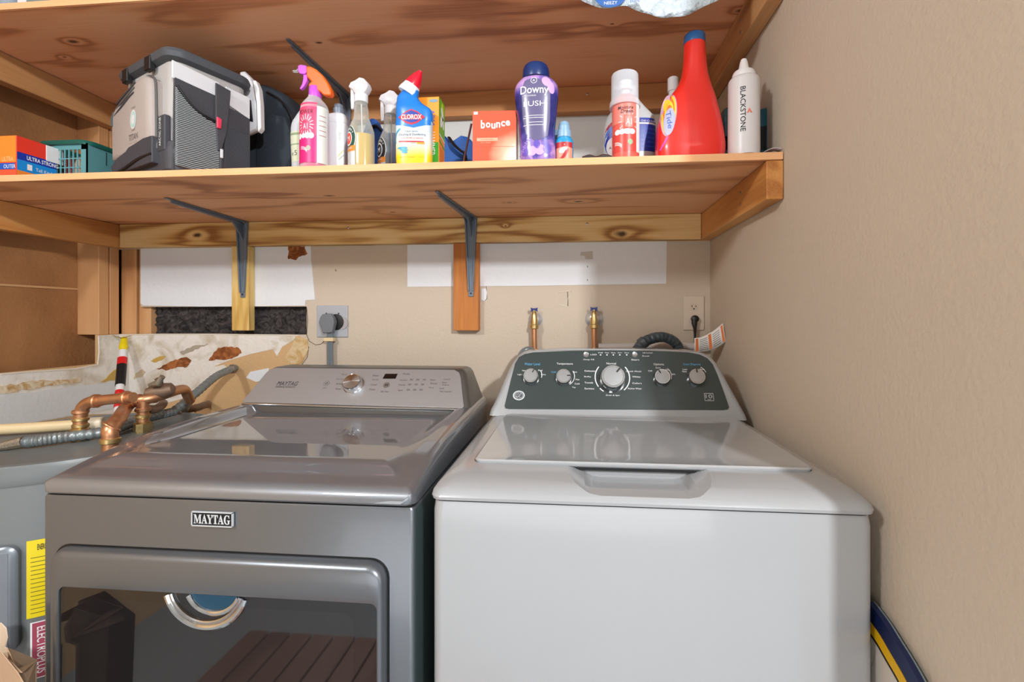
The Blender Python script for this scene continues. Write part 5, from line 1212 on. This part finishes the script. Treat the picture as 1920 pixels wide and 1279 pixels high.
# blue soft bag lying behind the middle
t = place('soft_bag', 'blue and black soft bag lying behind the bottles, left of the red dryer-sheet box', 'bag', 790, 1.44)
softpx('body', t, [(694, 330), (690, 262), (696, 240), (706, 233), (716, 240), (724, 262), (760, 262), (840, 262), (850, 272), (862, 284), (874, 276), (886, 268), (896, 280), (898, 330)], 1.42, .06, mat('bag_blue', (30, 84, 160), .6, bump=.4, bscale=40))
P = [onY(842, 258, 1.35), onY(852, 272, 1.34), onY(864, 283, 1.34), (onY(872, 290, 1.34)), onY(876, 320, 1.34)]; MB().tube(smooth(P, 5), .007, 10, flat=.5).build('strap', M['black'], t, world=True)
P = [onY(692, 245, 1.36), onY(704, 236, 1.352), onY(715, 246, 1.36)]; MB().tube(smooth(P, 5), .007, 10, flat=.5).build('strap', M['black'], t, world=True)
mb = MB(); mb.tube([onY(866, 320, 1.21), onY(876, 270, 1.20), onY(884, 232, 1.19)], .0028, 10); o = mb.build('wooden_stick', mat('dark_maroon_wood', (84, 48, 44), .5)); tag(o, 'thin dark maroon stick leaning against the red dryer-sheet box', 'stick')
# dryer sheet box
px, Y = 886, 1.135
t = place('cardboard_carton', 'red-orange dryer sheet box with white wavy lettering, left of the purple bottle', 'carton', px, Y, .04)
s_ = dep(px, Y)/F; zz = lambda py: zpx(py, px, Y); ht = zz(208.5); wd = 82*s_
m_, nt, b = nodes('dryer_sheet_box'); N = nt.nodes.new; L = nt.links.new
tc = N('ShaderNodeTexCoord'); dst = N('ShaderNodeVectorMath'); dst.operation = 'DISTANCE'; dst.inputs[1].default_value = (wd*1.02, 0, .012); L(tc.outputs['Object'], dst.inputs[0])
nn = N('ShaderNodeTexNoise'); nn.inputs['Scale'].default_value = 25; L(tc.outputs['Object'], nn.inputs['Vector'])
ma = N('ShaderNodeMath'); ma.operation = 'MULTIPLY_ADD'; ma.inputs[1].default_value = .025; L(nn.outputs['Fac'], ma.inputs[0]); L(dst.outputs['Value'], ma.inputs[2])
r_ = N('ShaderNodeValToRGB'); e = r_.color_ramp.elements; e[0].position = .035; e[0].color = (*lin((244, 226, 214)), 1); e[1].position = .085; e[1].color = (*lin((243, 88, 58)), 1)
q = e.new(.055); q.color = (*lin((248, 180, 150)), 1)
L(ma.outputs[0], r_.inputs[0]); L(r_.outputs[0], b.inputs['Base Color']); b.inputs['Roughness'].default_value = .35
MB().box(0, wd, 0, .055, 0, ht).build('carton', [m_], t, bevel=.001)
a = Art(plane((0, 0, 0), (1, 0, 0), (0, 0, 1)))
a.text('b', wd*.24, ht*.75, .03, 0, .0004, offset=.03, fit=.0105, fith=.021); a.text('o', wd*.36, ht*.735, .03, 0, .0004, offset=.03, fit=.0115, fith=.0135); a.text('u', wd*.48, ht*.715, .03, 0, .0004, offset=.03, fit=.0105, fith=.0135); a.text('n', wd*.59, ht*.735, .03, 0, .0004, offset=.03, fit=.0105, fith=.0135); a.text('c', wd*.70, ht*.755, .03, 0, .0004, offset=.03, fit=.010, fith=.0135); a.text('e', wd*.81, ht*.765, .03, 0, .0004, offset=.03, fit=.0115, fith=.0135)
a.rect(wd*.10, ht*.44, wd*.58, ht*.50, 1, .0002, 2, 2); a.line(wd*.04, ht*.345, wd*.97, ht*.335, .0007, 2, .0002); a.text('OUTDOOR FRESH', wd*.33, ht*.47, .004, 2, .0004); a.text('dryer sheets', wd*.3, ht*.41, .005, 1, .0003); a.rect(wd*.03, ht*.935, wd*.12, ht*.985, 0, .0002, 2, 2)
a.build('print', [M['inkw'], mat('print_peach', (250, 170, 140), .5), mat('print_brick', (206, 90, 70), .5)], t)
# purple scent booster bottle
px, Y = 1006, 1.14
t = place('scent_bead_bottle', 'purple and navy scented bead bottle with dark blue cap', 'bottle', px, Y)
zz = lambda py: zpx(py, px, Y); s_ = dep(px, Y)/F
L_ = Loft(cr(keys(px, Y, [('b', 31, .62, 2.3, 3), (296, 33, .62, 2.3, 3), (270, 33, .62, 2.3, 2), (250, 33.5, .62, 2.3, 1), (225, 36, .62, 2.3, 1), (200, 39.5, .62, 2.3, 0), (182, 41, .62, 2.3, 0), (166, 40, .62, 2.3, 0), (156, 34, .66, 2.2, 0), (150, 27, .75, 2, -1), (147, 24, .9, 2, -1)])), 3)
m_, nt, b = nodes('scent_bottle_print'); N = nt.nodes.new; L = nt.links.new
tc = N('ShaderNodeTexCoord'); nn = N('ShaderNodeTexVoronoi'); nn.inputs['Scale'].default_value = 28; nn.feature = 'SMOOTH_F1'
L(tc.outputs['Object'], nn.inputs['Vector']); n2 = N('ShaderNodeTexNoise'); n2.inputs['Scale'].default_value = 22; n2.inputs['Detail'].default_value = 3; n2.inputs['Distortion'].default_value = 2; L(tc.outputs['Object'], n2.inputs['Vector'])
sp = N('ShaderNodeSeparateXYZ'); L(tc.outputs['Object'], sp.inputs[0])
mr = N('ShaderNodeMapRange'); mr.inputs[1].default_value = zz(296); mr.inputs[2].default_value = zz(150); L(sp.outputs[2], mr.inputs[0])
rz_ = N('ShaderNodeValToRGB'); e = rz_.color_ramp.elements; e[0].position = .12; e[0].color = (.75,)*3+(1,); e[1].position = .34; e[1].color = (.2,)*3+(1,); q = e.new(.68); q.color = (.1,)*3+(1,); q = e.new(.86); q.color = (.8,)*3+(1,)
L(mr.outputs[0], rz_.inputs[0])
mm = N('ShaderNodeMath'); mm.operation = 'MULTIPLY_ADD'; mm.inputs[1].default_value = 1.1; L(n2.outputs['Fac'], mm.inputs[0])
m3 = N('ShaderNodeMath'); m3.operation = 'SUBTRACT'; m3.inputs[1].default_value = .55; L(rz_.outputs[0], m3.inputs[0]); L(m3.outputs[0], mm.inputs[2])
r_ = N('ShaderNodeValToRGB'); e = r_.color_ramp.elements; e[0].position = .0; e[0].color = (*lin((22, 34, 100)), 1); e[1].position = .95; e[1].color = (*lin((196, 152, 214)), 1)
q = e.new(.35); q.color = (*lin((48, 44, 130)), 1); q = e.new(.6); q.color = (*lin((98, 82, 170)), 1)
L(mm.outputs[0], r_.inputs[0]); L(r_.outputs[0], b.inputs['Base Color']); b.inputs['Roughness'].default_value = .25; b.inputs['Coat Weight'].default_value = .5
L_.mesh(MB(), seg=64).build('bottle', m_, t)
X = lambda p: (p-px)*s_
a = Art(L_.front())
a.poly([(X(980), zz(178)), (X(986), zz(162)), (X(1002), zz(157)), (X(1022), zz(163)), (X(1033), zz(185)), (X(1032), zz(235)), (X(1028), zz(262)), (X(1006), zz(274)), (X(988), zz(258)), (X(982), zz(230))], 0, .0002, 4)
a.ell(X(1003), zz(163), 6*s_, 6*s_, 1, .0008, r0=.85, rings=1, n=20); a.text('^', X(1003), zz(163), .014, 1, .0008)
a.text('Downy', X(1004), zz(182), .024, 1, .0009, offset=.01, fit=52*s_, fith=19*s_); a.text('UNSTOPABLES', X(995), zz(191), .005, 1, .0008, fit=24*s_, fith=2.4*s_); a.text('LUSH', X(1004), zz(205), .014, 1, .0008, fit=40*s_, fith=9*s_)
for y, w_ in ((226, 38), (230, 42), (238, 30), (243, 42)): a.line(X(1004-w_/2), zz(y), X(1004+w_/2), zz(y), .0011, 1, .0008)
for (u, v, rx, ry, ro, ci) in ((984, 288, 7, 11, .4, 3), (1000, 290, 9, 8, 1.2, 4), (1014, 288, 9, 10, -.5, 4), (1026, 284, 8, 12, .3, 3), (1008, 278, 6, 8, .2, 3), (1026, 165, 8, 10, .6, 4), (1034, 175, 6, 12, .2, 4)): a.ell(X(u), zz(v), rx*s_, ry*s_, ci, .0006, rot=ro, n=18)
for i in range(14): a.ell(X(976+i*1.2+(i % 3)*2), zz(294-i*2.2), 1.5*s_, 1.8*s_, 5, .0009, n=8, rings=1)
a.build('label', [mat('label_mauve_grey', (104, 98, 136), .25), M['inkw'], M['ink'], mat('petal_violet', (104, 84, 184), .35), mat('petal_pink', (208, 168, 224), .35), mat('bud_lilac', (168, 132, 214), .35)], t)
MB().lathe([(25*s_, zz(151)), (25.5*s_, zz(148)), (24.5*s_, zz(133)), (22*s_, zz(127)), (20*s_, zz(125)), (0, zz(124.5))], (-1*s_, 0, 0), 48).build('cap', mat('cap_navy', (18, 46, 104), .35), t)
# small blue and red bottles
def small(px, Y, label, sc=1):
    t = place('travel_bottle', label, 'bottle', px, Y, group='small blue and red stain remover bottles')
    s_ = dep(px, Y)/F*sc; z = lambda h: h*s_
    L_ = Loft(cr([(z(0), 15.5*s_, 12*s_, 2.2, 0), (z(4), 16.5*s_, 12.5*s_, 2.2, 0), (z(36), 17*s_, 12.5*s_, 2.2, 0), (z(44), 16*s_, 12*s_, 2.2, 0), (z(48), 13.5*s_, 12*s_, 2, 0), (z(50), 13*s_, 12*s_, 2, 0)]))
    L_.mesh(MB()).build('bottle', mat('stain_blue', (38, 150, 204), .35), t)
    a = Art(L_.front()); a.rect(-15*s_, z(27), 15*s_, z(38), 0, .0002, 14, 3); a.poly([(-15*s_, z(1)), (15*s_, z(1)), (15*s_, z(27)), (4*s_, z(30)), (-15*s_, z(27))], 2, .0002, 4); a.poly([(-15*s_, z(4)), (-4*s_, z(12)), (2*s_, z(22)), (8*s_, z(26)), (8*s_, z(20)), (2*s_, z(10)), (-10*s_, z(1)), (-15*s_, z(1))], 0, .0005, 3); a.ell(-2*s_, z(23), 8*s_, 5*s_, 1, .0005, rot=.5); a.text('c', 1*s_, z(33), .008, 1, .0005)
    a.build('label', [mat('stain_red', (180, 34, 40), .4), M['inkw'], mat('stain_peach', (240, 150, 124), .4)], t)
    MB().lathe([(13.2*s_, z(49)), (13.4*s_, z(51)), (13*s_, z(62)), (11*s_, z(63)), (11*s_, z(70)), (10.5*s_, z(70.5)), (9.5*s_, z(76)), (7*s_, z(79)), (0, z(79.5))], (0, 0, 0), 28).build('cap', mat('cap_pale_blue', (140, 176, 206), .35), t)
small(1058, 1.15, 'small blue and red stain remover bottle just right of the purple bottle')
small(1047, 1.215, 'small blue bottle half hidden behind the purple bottle and its twin')
# dark glasses
t = place('sunglasses', 'dark folded sunglasses lying on the shelf, left of the red foam can', 'sunglasses', 1118, 1.13)
for dx in (-.016, .018): MB().rings([[Vector((dx+.017*math.cos(2*PI*i/20), .003*q, .007+.0065*math.sin(2*PI*i/20))) for i in range(20)] for q in (-.4, .4)]).build('lens', M['black'], t)
MB().tube(smooth([(-.034, 0, .010), (-.016, 0, .0145), (0, 0, .010), (.018, 0, .0145), (.036, .002, .010), (.03, .02, .006)], 5), .0018, 8).build('frame', mat('frame_brown', (70, 40, 26), .3), t)
# white laundry stain jug behind
px, Y = 1180, 1.24
t = place('laundry_jug', 'white and blue laundry stain jug, behind the red foam can', 'jug', px, Y)
zz = lambda py: zpx(py, px, Y); s_ = dep(px, Y)/F
L_ = Loft(cr(keys(px, Y, [('b', 46, .5, 3, 0), (300, 47.5, .5, 3, 0), (250, 48, .5, 3, 0), (232, 46.5, .5, 3, 1), (220, 42, .5, 2.8, 1), (205, 30, .6, 2.5, 0), (190, 20, .8, 2.2, -2), (182, 16, 1, 2, -3)])), 3)
L_.mesh(MB(), seg=64).build('bottle', mat('jug_grey_white', (206, 210, 212), .35, coat=.3), t)
MB().lathe([(17*s_, zz(184)), (17*s_, zz(168)), (14*s_, zz(165)), (0, zz(165))], (-3*s_, 0, 0), 28).build('cap', M['white'], t)
X = lambda p: (p-px)*s_
a = Art(L_.front()); a.rect(X(1178), zz(292), X(1226), zz(231), 0, .0002, 14, 8); a.rect(X(1190), zz(243), X(1226), zz(240), 1, .0005, 10, 1)
a.text('OXI CLEAN', X(1212), zz(237), .008, 1, .0005, fit=28*s_, fith=4*s_)
for i in range(5): a.text('stain remover', X(1213), zz(251+i*8), .006, 3, .0005, fit=26*s_, fith=3.5*s_)
a.ell(X(1152), zz(266), 20*s_, 31*s_, 2, .0003, n=36); a.ell(X(1152), zz(270), 19*s_, 28*s_, 3, .0006, n=36); a.ell(X(1149), zz(278), 15*s_, 22*s_, 4, .0009, n=36); a.ell(X(1146), zz(282), 10*s_, 16*s_, 1, .0012, n=30); a.text('A', X(1143), zz(284), .01, 5, .0016)
a.build('label', [mat('jug_blue', (30, 56, 168), .35), M['inkw'], mat('jug_red', (176, 26, 44), .4), mat('jug_blue2', (70, 120, 210), .4), mat('jug_blue', (30, 56, 168), .35), M['ink']], t)
# red foam can with clear cap
px, Y = 1173, 1.135
t = place('foam_can', 'coral red spray can with pink label and clear plastic cap', 'can', px, Y)
zz = lambda py: zpx(py, px, Y); s_ = dep(px, Y)/F
L_ = Loft(keys(px, Y, [('b', 24, 1, 2, 0), (292, 25, 1, 2, 0), (200, 25, 1, 2, 0), (192, 24.5, 1, 2, 0), (186, 20, 1, 2, 0), (180, 12, 1, 2, 0)]))
L_.mesh(MB()).build('can', mat('can_coral', (236, 96, 84), .3, .0, coat=.5), t)
a = Art(L_.around(.0006)); hw = 25*s_
a.rect(-hw*1.5, zz(240), hw*.75, zz(192), 0, 0, 24, 6); a.rect(hw*.75, zz(292), hw*1.4, zz(192), 1, 0.0, 8, 8); a.rect(-hw*1.5, zz(292), hw*.75, zz(257), 4, .0, 24, 4)
a.text('Moisture', -hw*.12, zz(212), .012, 2, .0005, .3, offset=.01, fit=hw*1.15, fith=6.5*s_); a.text('Dream', 0, zz(219), .012, 2, .0005, .3, offset=.015, fit=hw*.95, fith=6.5*s_)
u0, v0 = hw*.12, zz(238); a.rect(u0-8*s_, v0-11*s_, u0+8*s_, v0+11*s_, 3, .0004, 3, 3); a.rect(u0-7*s_, v0-10*s_, u0+7*s_, v0+10*s_, 0, .0006, 3, 3); a.text('A1', u0, v0, .012, 1, .0009, fit=10*s_, fith=12*s_)
for dx in (-18, -9, 0, 9): a.ell(dx*s_, zz(256), 6*s_, 5*s_, 1, .0004, n=14, rings=2)
for i in range(12):
    an = 2*PI*i/12; a.line(u0+13*s_*math.cos(an), v0+15*s_*math.sin(an), u0+19*s_*math.cos(an), v0+24*s_*math.sin(an), .0013, 1, .0004, 3)
a.ell(hw*.22, zz(275), .0062, .0065, 5, .0005, n=16, rings=2)
for i in range(3): a.ell(-hw*.9, zz(286)-i*.003, .020, .016, 1, .0004, r0=.92, rings=1, a0=.5, a1=1.7, n=14)
a.build('label', [mat('can_pink', (240, 130, 118), .35), M['inkw'], M['ink'], mat('can_brick', (200, 90, 84), .4), mat('can_red', (222, 70, 60), .35), mat('can_dot', (150, 180, 140), .5)], t)
cz0, cz1 = zz(194), zz(141)
MB().lathe([(28.5*s_, cz0-.012), (28*s_, cz0), (25.5*s_, cz0+.006), (25*s_, cz1-.004), (24*s_, cz1-.001), (22*s_, cz1), (0, cz1)], (-.002, 0, 0), 40).build('cap', clear('cap_clear', (228, 232, 240), .62, .2), t)
MB().lathe([(9*s_, zz(181)), (9*s_, zz(172)), (13*s_, zz(171)), (13*s_, zz(155)), (0, zz(152))], (0, 0, 0), 24).build('nozzle', M['white'], t)
# red detergent bottle
px, Y = 1295, 1.16
t = place('detergent_jug', 'large bright red detergent bottle with blue cap, seen from its side', 'bottle', px, Y, .0)
zz = lambda py: zpx(py, px, Y); s_ = dep(px, Y)/F
L_ = Loft(cr(keys(px, Y, [('b', 60, .55, 3, -2), (285, 62.5, .55, 3, -2), (270, 62, .55, 3, -2), (245, 60, .56, 2.8, -3), (225, 56, .57, 2.8, -3), (205, 50, .6, 2.6, -1.5), (185, 42.5, .62, 2.5, 1.5), (168, 33.5, .68, 2.4, 5), (152, 27, .78, 2.2, 7), (135, 23, .9, 2, 7.5), (110, 20.5, 1, 2, 7.5), (84, 19, 1, 2, 7)])), 3)
L_.mesh(MB(), seg=72).build('bottle', mat('detergent_red', (238, 44, 34), .3, coat=.4), t)
MB().lathe([(19.3*s_, zz(84)), (19.5*s_, zz(82)), (19*s_, zz(69)), (17.5*s_, zz(67)), (0, zz(66.5))], (7*s_, 0, 0), 48).build('cap', mat('cap_steel_blue', (40, 92, 150), .35), t)
X = lambda p: (p-px)*s_
a = Art(L_.front()); u, v = X(1250), zz(222)
for rx, ry, ci, l_ in ((13, 43, 1, .0003), (11.5, 40, 0, .0006), (9, 33, 2, .0009), (7, 25, 0, .0012), (5, 17, 3, .0015)): a.ell(u, v, rx*s_, ry*s_, ci, l_, rot=-.1, n=40)
a.ell(u, v-16*s_, 9.5*s_, 26*s_, 4, .0018, rot=-.1, n=30); a.text('Tide', u, v-13*s_, .02, 5, .0022, rot=-PI/2+.1, fit=34*s_, fith=8*s_)
a.line(X(1247), zz(266), X(1235), zz(288), 3*s_, 6, .0006)
a.build('label', [mat('label_yellow', (246, 206, 60), .4), mat('label_pinkgrey', (208, 168, 190), .4), mat('label_orange2', (240, 120, 50), .4), mat('label_orange2', (240, 120, 50), .4), mat('label_silver', (176, 176, 200), .4), M['blue'], mat('label_violet', (200, 80, 180), .4)], t)
# white bottle with white cap behind it
px, Y = 1262, 1.30
t = place('white_bottle', 'white capped bottle mostly hidden behind the red detergent bottle', 'bottle', px, Y)
zz = lambda py: zpx(py, px, Y); s_ = dep(px, Y)/F
L_ = Loft(cr(keys(px, Y, [('b', 22, .8, 2.5, 2), (260, 22, .8, 2.5, 2), (215, 20, .8, 2.5, 2), (195, 14, .8, 2, 2), (175, 9, 1, 2, 1), (168, 8, 1, 2, 1)])))
L_.mesh(MB()).build('bottle', M['white'], t); MB().lathe([(10*s_, zz(172)), (10*s_, zz(148)), (8*s_, zz(146)), (0, zz(145.5))], (0, 0, 0), 24).build('cap', M['white'], t)
# teal pouch behind the squeeze bottle
px, Y = 1396, 1.22
t = place('foil_pouch', 'dark teal and black foil pouch behind the white squeeze bottle', 'pouch', px, Y)
softpx('pouch', t, [(1350, 330), (1350, 230), (1353, 210), (1362, 204), (1390, 210), (1415, 212), (1434, 206), (1438, 212), (1439, 245), (1437, 330)], Y, .022, mat('pouch_teal', (24, 84, 98), .3, coat=.4))
mb = MB(); mb.prism([onY(x, y, Y-.0225) for x, y in ((1353, 258), (1437, 235), (1436, 281), (1353, 281))], (0, -.0008, 0)); o = mb.build('dark_panel', mat('pouch_dark', (16, 24, 30), .3), t, world=True)
a = Art(plane(onY(1361, 240, Y-.0235), (1, 0, 0), (0, 0, 1)))
for i in range(7): a.text('lime', 0, -.012-i*.008, .007, 0, .0006, fit=.018, fith=.005)
a.line(-.012, -.004, .012, -.004, .002, 0, .0006); a.line(.10, -.02, .112, -.035, .003, 1, .0006); a.line(.096, -.03, .104, -.045, .003, 1, .0006); a.build('print', [mat('print_grey', (170, 176, 180), .5), mat('print_teal', (60, 140, 170), .4)], t)
# white squeeze bottle
px, Y = 1394.5, 1.135
t = place('squeeze_bottle', 'translucent white squeeze bottle with dark vertical lettering, by the right wall', 'bottle', px, Y, -.22)
zz = lambda py: zpx(py, px, Y); s_ = dep(px, Y)/F
L_ = Loft(cr(keys(px, Y, [('b', 27, 1, 2, 0), (283, 28, 1, 2, 0), (270, 28, 1, 2, 0), (170, 27.5, 1, 2, 0), (154, 27, 1, 2, 0), (149, 24, 1, 2, 0), (147, 20, 1, 2, 0), (145.5, 18, 1, 2, 0)])))
sq = mat('squeeze_white', (222, 220, 222), .35, coat=.2)
L_.mesh(MB()).build('bottle', sq, t)
MB().lathe([(20*s_, zz(147)), (20.5*s_, zz(145)), (20*s_, zz(140)), (18*s_, zz(136)), (14*s_, zz(134)), (10*s_, zz(132)), (9*s_, zz(129)), (7*s_, zz(118)), (5*s_, zz(112)), (3.5*s_, zz(111)), (0, zz(111))], (0, 0, 0), 36).build('nozzle_cap', mat('cap_milky', (236, 234, 236), .35), t)
a = Art(L_.around(.0005)); a.text('BLACKSTONE', -4.5*s_, zz(215), .02, 0, .0, rot=-PI/2, offset=.01, fit=82*s_, fith=9*s_)
a.poly([(6*s_, zz(222)), (1*s_, zz(225)), (4*s_, zz(219)), (6*s_, zz(214)), (9*s_, zz(219)), (12*s_, zz(224)), (8*s_, zz(223)), (6*s_, zz(219))], 1, .0, 1); a.build('lettering', [M['ink'], mat('flame_orange', (236, 130, 110), .5)], t)
# white scrap by the wall
mb = MB(); n_ = 10; vs = []
for j in range(3):
    for i in range(n_+1):
        u = i/n_; p = onY(1427+38*u, 281, 1.118); vs.append(Vector((p.x, 1.112+j*.012, ZT+.001+.012*math.sin(u*PI*.75)**1.0+j*.001)))
mb.add(vs, [(j*(n_+1)+i, j*(n_+1)+i+1, (j+1)*(n_+1)+i+1, (j+1)*(n_+1)+i) for j in range(2) for i in range(n_)])
o = mb.build('plastic_scrap', mat('scrap_lilac_white', (214, 210, 222), .4)); md = o.modifiers.new('s', 'SOLIDIFY'); md.thickness = .001
tag(o, 'curled white plastic scrap at the right end of the lower shelf', 'scrap')

# ------------------------------------------------------------------ on the upper shelf
def place2(name, label, cat, px, Y): return thing(name, label, cat, (pv(px)*Y, Y, ZU1))
t = place2('storage_bin', 'pale blue-grey plastic bin, leftmost on the upper shelf', 'bin', -30, 1.14)
mb = MB(); frings(mb, [(.01, .01, .01, .03, ZU1), (.002, .002, .002, .03, ZU1+.01), (-.006, -.006, -.006, .03, ZU1+.18)], pv(-140)*1.14, pv(24)*1.14, 1.13, 1.36); mb.build('body', mat('bin_blue_grey', (150, 162, 176), .4), t, world=True, ang=50)
mb = MB(); mb.prism([(pv(-30)*1.14, 1.1285, ZU1+.003), (pv(16)*1.14, 1.1285, ZU1+.003), (pv(-30)*1.14, 1.1285, ZU1+.03)], (0, .001, 0)); mb.build('dark_corner', mat('bin_dark', (52, 44, 66), .5), t, world=True)
t = place2('storage_bin', 'grey-green lidded plastic box with white label, second from left on the upper shelf', 'bin', 70, 1.14)
mb = MB(); frings(mb, [(.01, .006, .01, .02, ZU1), (.0, .0, .0, .02, ZU1+.008), (-.004, -.004, -.004, .02, ZU1+.14)], pv(32)*1.14, pv(104)*1.14, 1.135, 1.33); mb.build('body', mat('bin_grey_green', (128, 142, 142), .35), t, world=True, ang=50)
MB().box(pv(38)*1.14, pv(54)*1.14, 1.1335, 1.135, ZU1+.011, ZU1+.03).build('label', M['white'], t, world=True)
t = place2('duffel_bag', 'olive grey soft bag, third from left on the upper shelf', 'bag', 155, 1.18)
mb = MB(); frings(mb, [(.03, .02, .02, .03, ZU1), (.008, .006, .006, .04, ZU1+.007), (0, 0, 0, .05, ZU1+.03), (.0, 0, 0, .05, ZU1+.12)], pv(108)*1.14, pv(190)*1.16, 1.135, 1.34); mb.build('body', mat('bag_olive', (120, 126, 116), .7, bump=.3, bscale=120), t, world=True, ang=60)
MB().tube(smooth([onY(185, 3, 1.13), onY(195, 2, 1.118), onY(204, 1, 1.13), onY(206, -8, 1.16)], 6), .0035, 8).build('strap', mat('strap_pale', (206, 198, 184), .7), t, world=True)
# translucent plastic bag hanging over the front edge
t = place2('plastic_bag', 'crumpled translucent plastic bag with blue print, hanging over the upper shelf edge', 'plastic bag', 1215, 1.1)
m_, nt, b = nodes('crumpled_film'); N = nt.nodes.new; L = nt.links.new
b.inputs['Base Color'].default_value = (*lin((206, 220, 230)), 1); b.inputs['Roughness'].default_value = .18; b.inputs['Alpha'].default_value = .93
tc = N('ShaderNodeTexCoord'); v_ = N('ShaderNodeTexVoronoi'); v_.inputs['Scale'].default_value = 38; L(tc.outputs['Object'], v_.inputs['Vector'])
n_ = N('ShaderNodeTexNoise'); n_.inputs['Scale'].default_value = 60; n_.inputs['Detail'].default_value = 4; L(tc.outputs['Object'], n_.inputs['Vector'])
ad = N('ShaderNodeMath'); ad.operation = 'ADD'; L(v_.outputs['Distance'], ad.inputs[0]); L(n_.outputs['Fac'], ad.inputs[1])
bp_ = N('ShaderNodeBump'); bp_.inputs['Strength'].default_value = .9; bp_.inputs['Distance'].default_value = .012; L(ad.outputs[0], bp_.inputs['Height']); L(bp_.outputs['Normal'], b.inputs['Normal'])
low = [(1080, -6), (1092, 1), (1105, 7), (1122, 13), (1140, 15), (1158, 13), (1175, 10), (1190, 16), (1205, 24), (1222, 27), (1240, 32), (1262, 30), (1285, 29), (1300, 22), (1318, 11), (1345, 2), (1362, -8)]
R = []; rnd = random.Random(3)
for k_, (lift, yy, z_) in enumerate(((0, 1.094, None), (.35, 1.086, None), (.8, 1.088, None), (1, 1.096, 'e'), (1, 1.17, 't'), (1, 1.30, 'b'))):
    ring = []
    for i, (x, y) in enumerate(low):
        p = onY(x, y, 1.092); j = rnd.uniform(-.004, .004)
        zt_ = ZU1+.10+.02*math.sin(i*.9)
        if z_ == 't': q = Vector((p.x, yy, ZU1+.13+.02*math.sin(i))) 
        elif z_ == 'b': q = Vector((p.x, yy, ZU1+.004))
        else: q = Vector((p.x, yy+j, p.z+(zt_-p.z)*lift))
        ring.append(q)
    R.append(ring)
mb = MB(); mb.rings(R, cap0=False, cap1=False, closed=False); o = mb.build('bag_film', m_, t, world=True, sub=2); o.modifiers.new('s', 'SOLIDIFY').thickness = .0008
a = Art(plane(onY(1145, -4, 1.0815), (1, 0, 0), (0, 0, 1))); a.ell(0, .008, .038, .030, 0, 0); a.text('ICE', .0, .010, .03, 1, .0006, fit=.04, fith=.02); a.text('NEEZY', .0, -.012, .012, 1, .0006, fit=.03, fith=.007); a.text('pure', .055, -.012, .012, 0, .0004)
a.build('print', [mat('print_blue', (52, 100, 170), .4), M['inkw']], t, world=True)
bpy.context.view_layer.update()
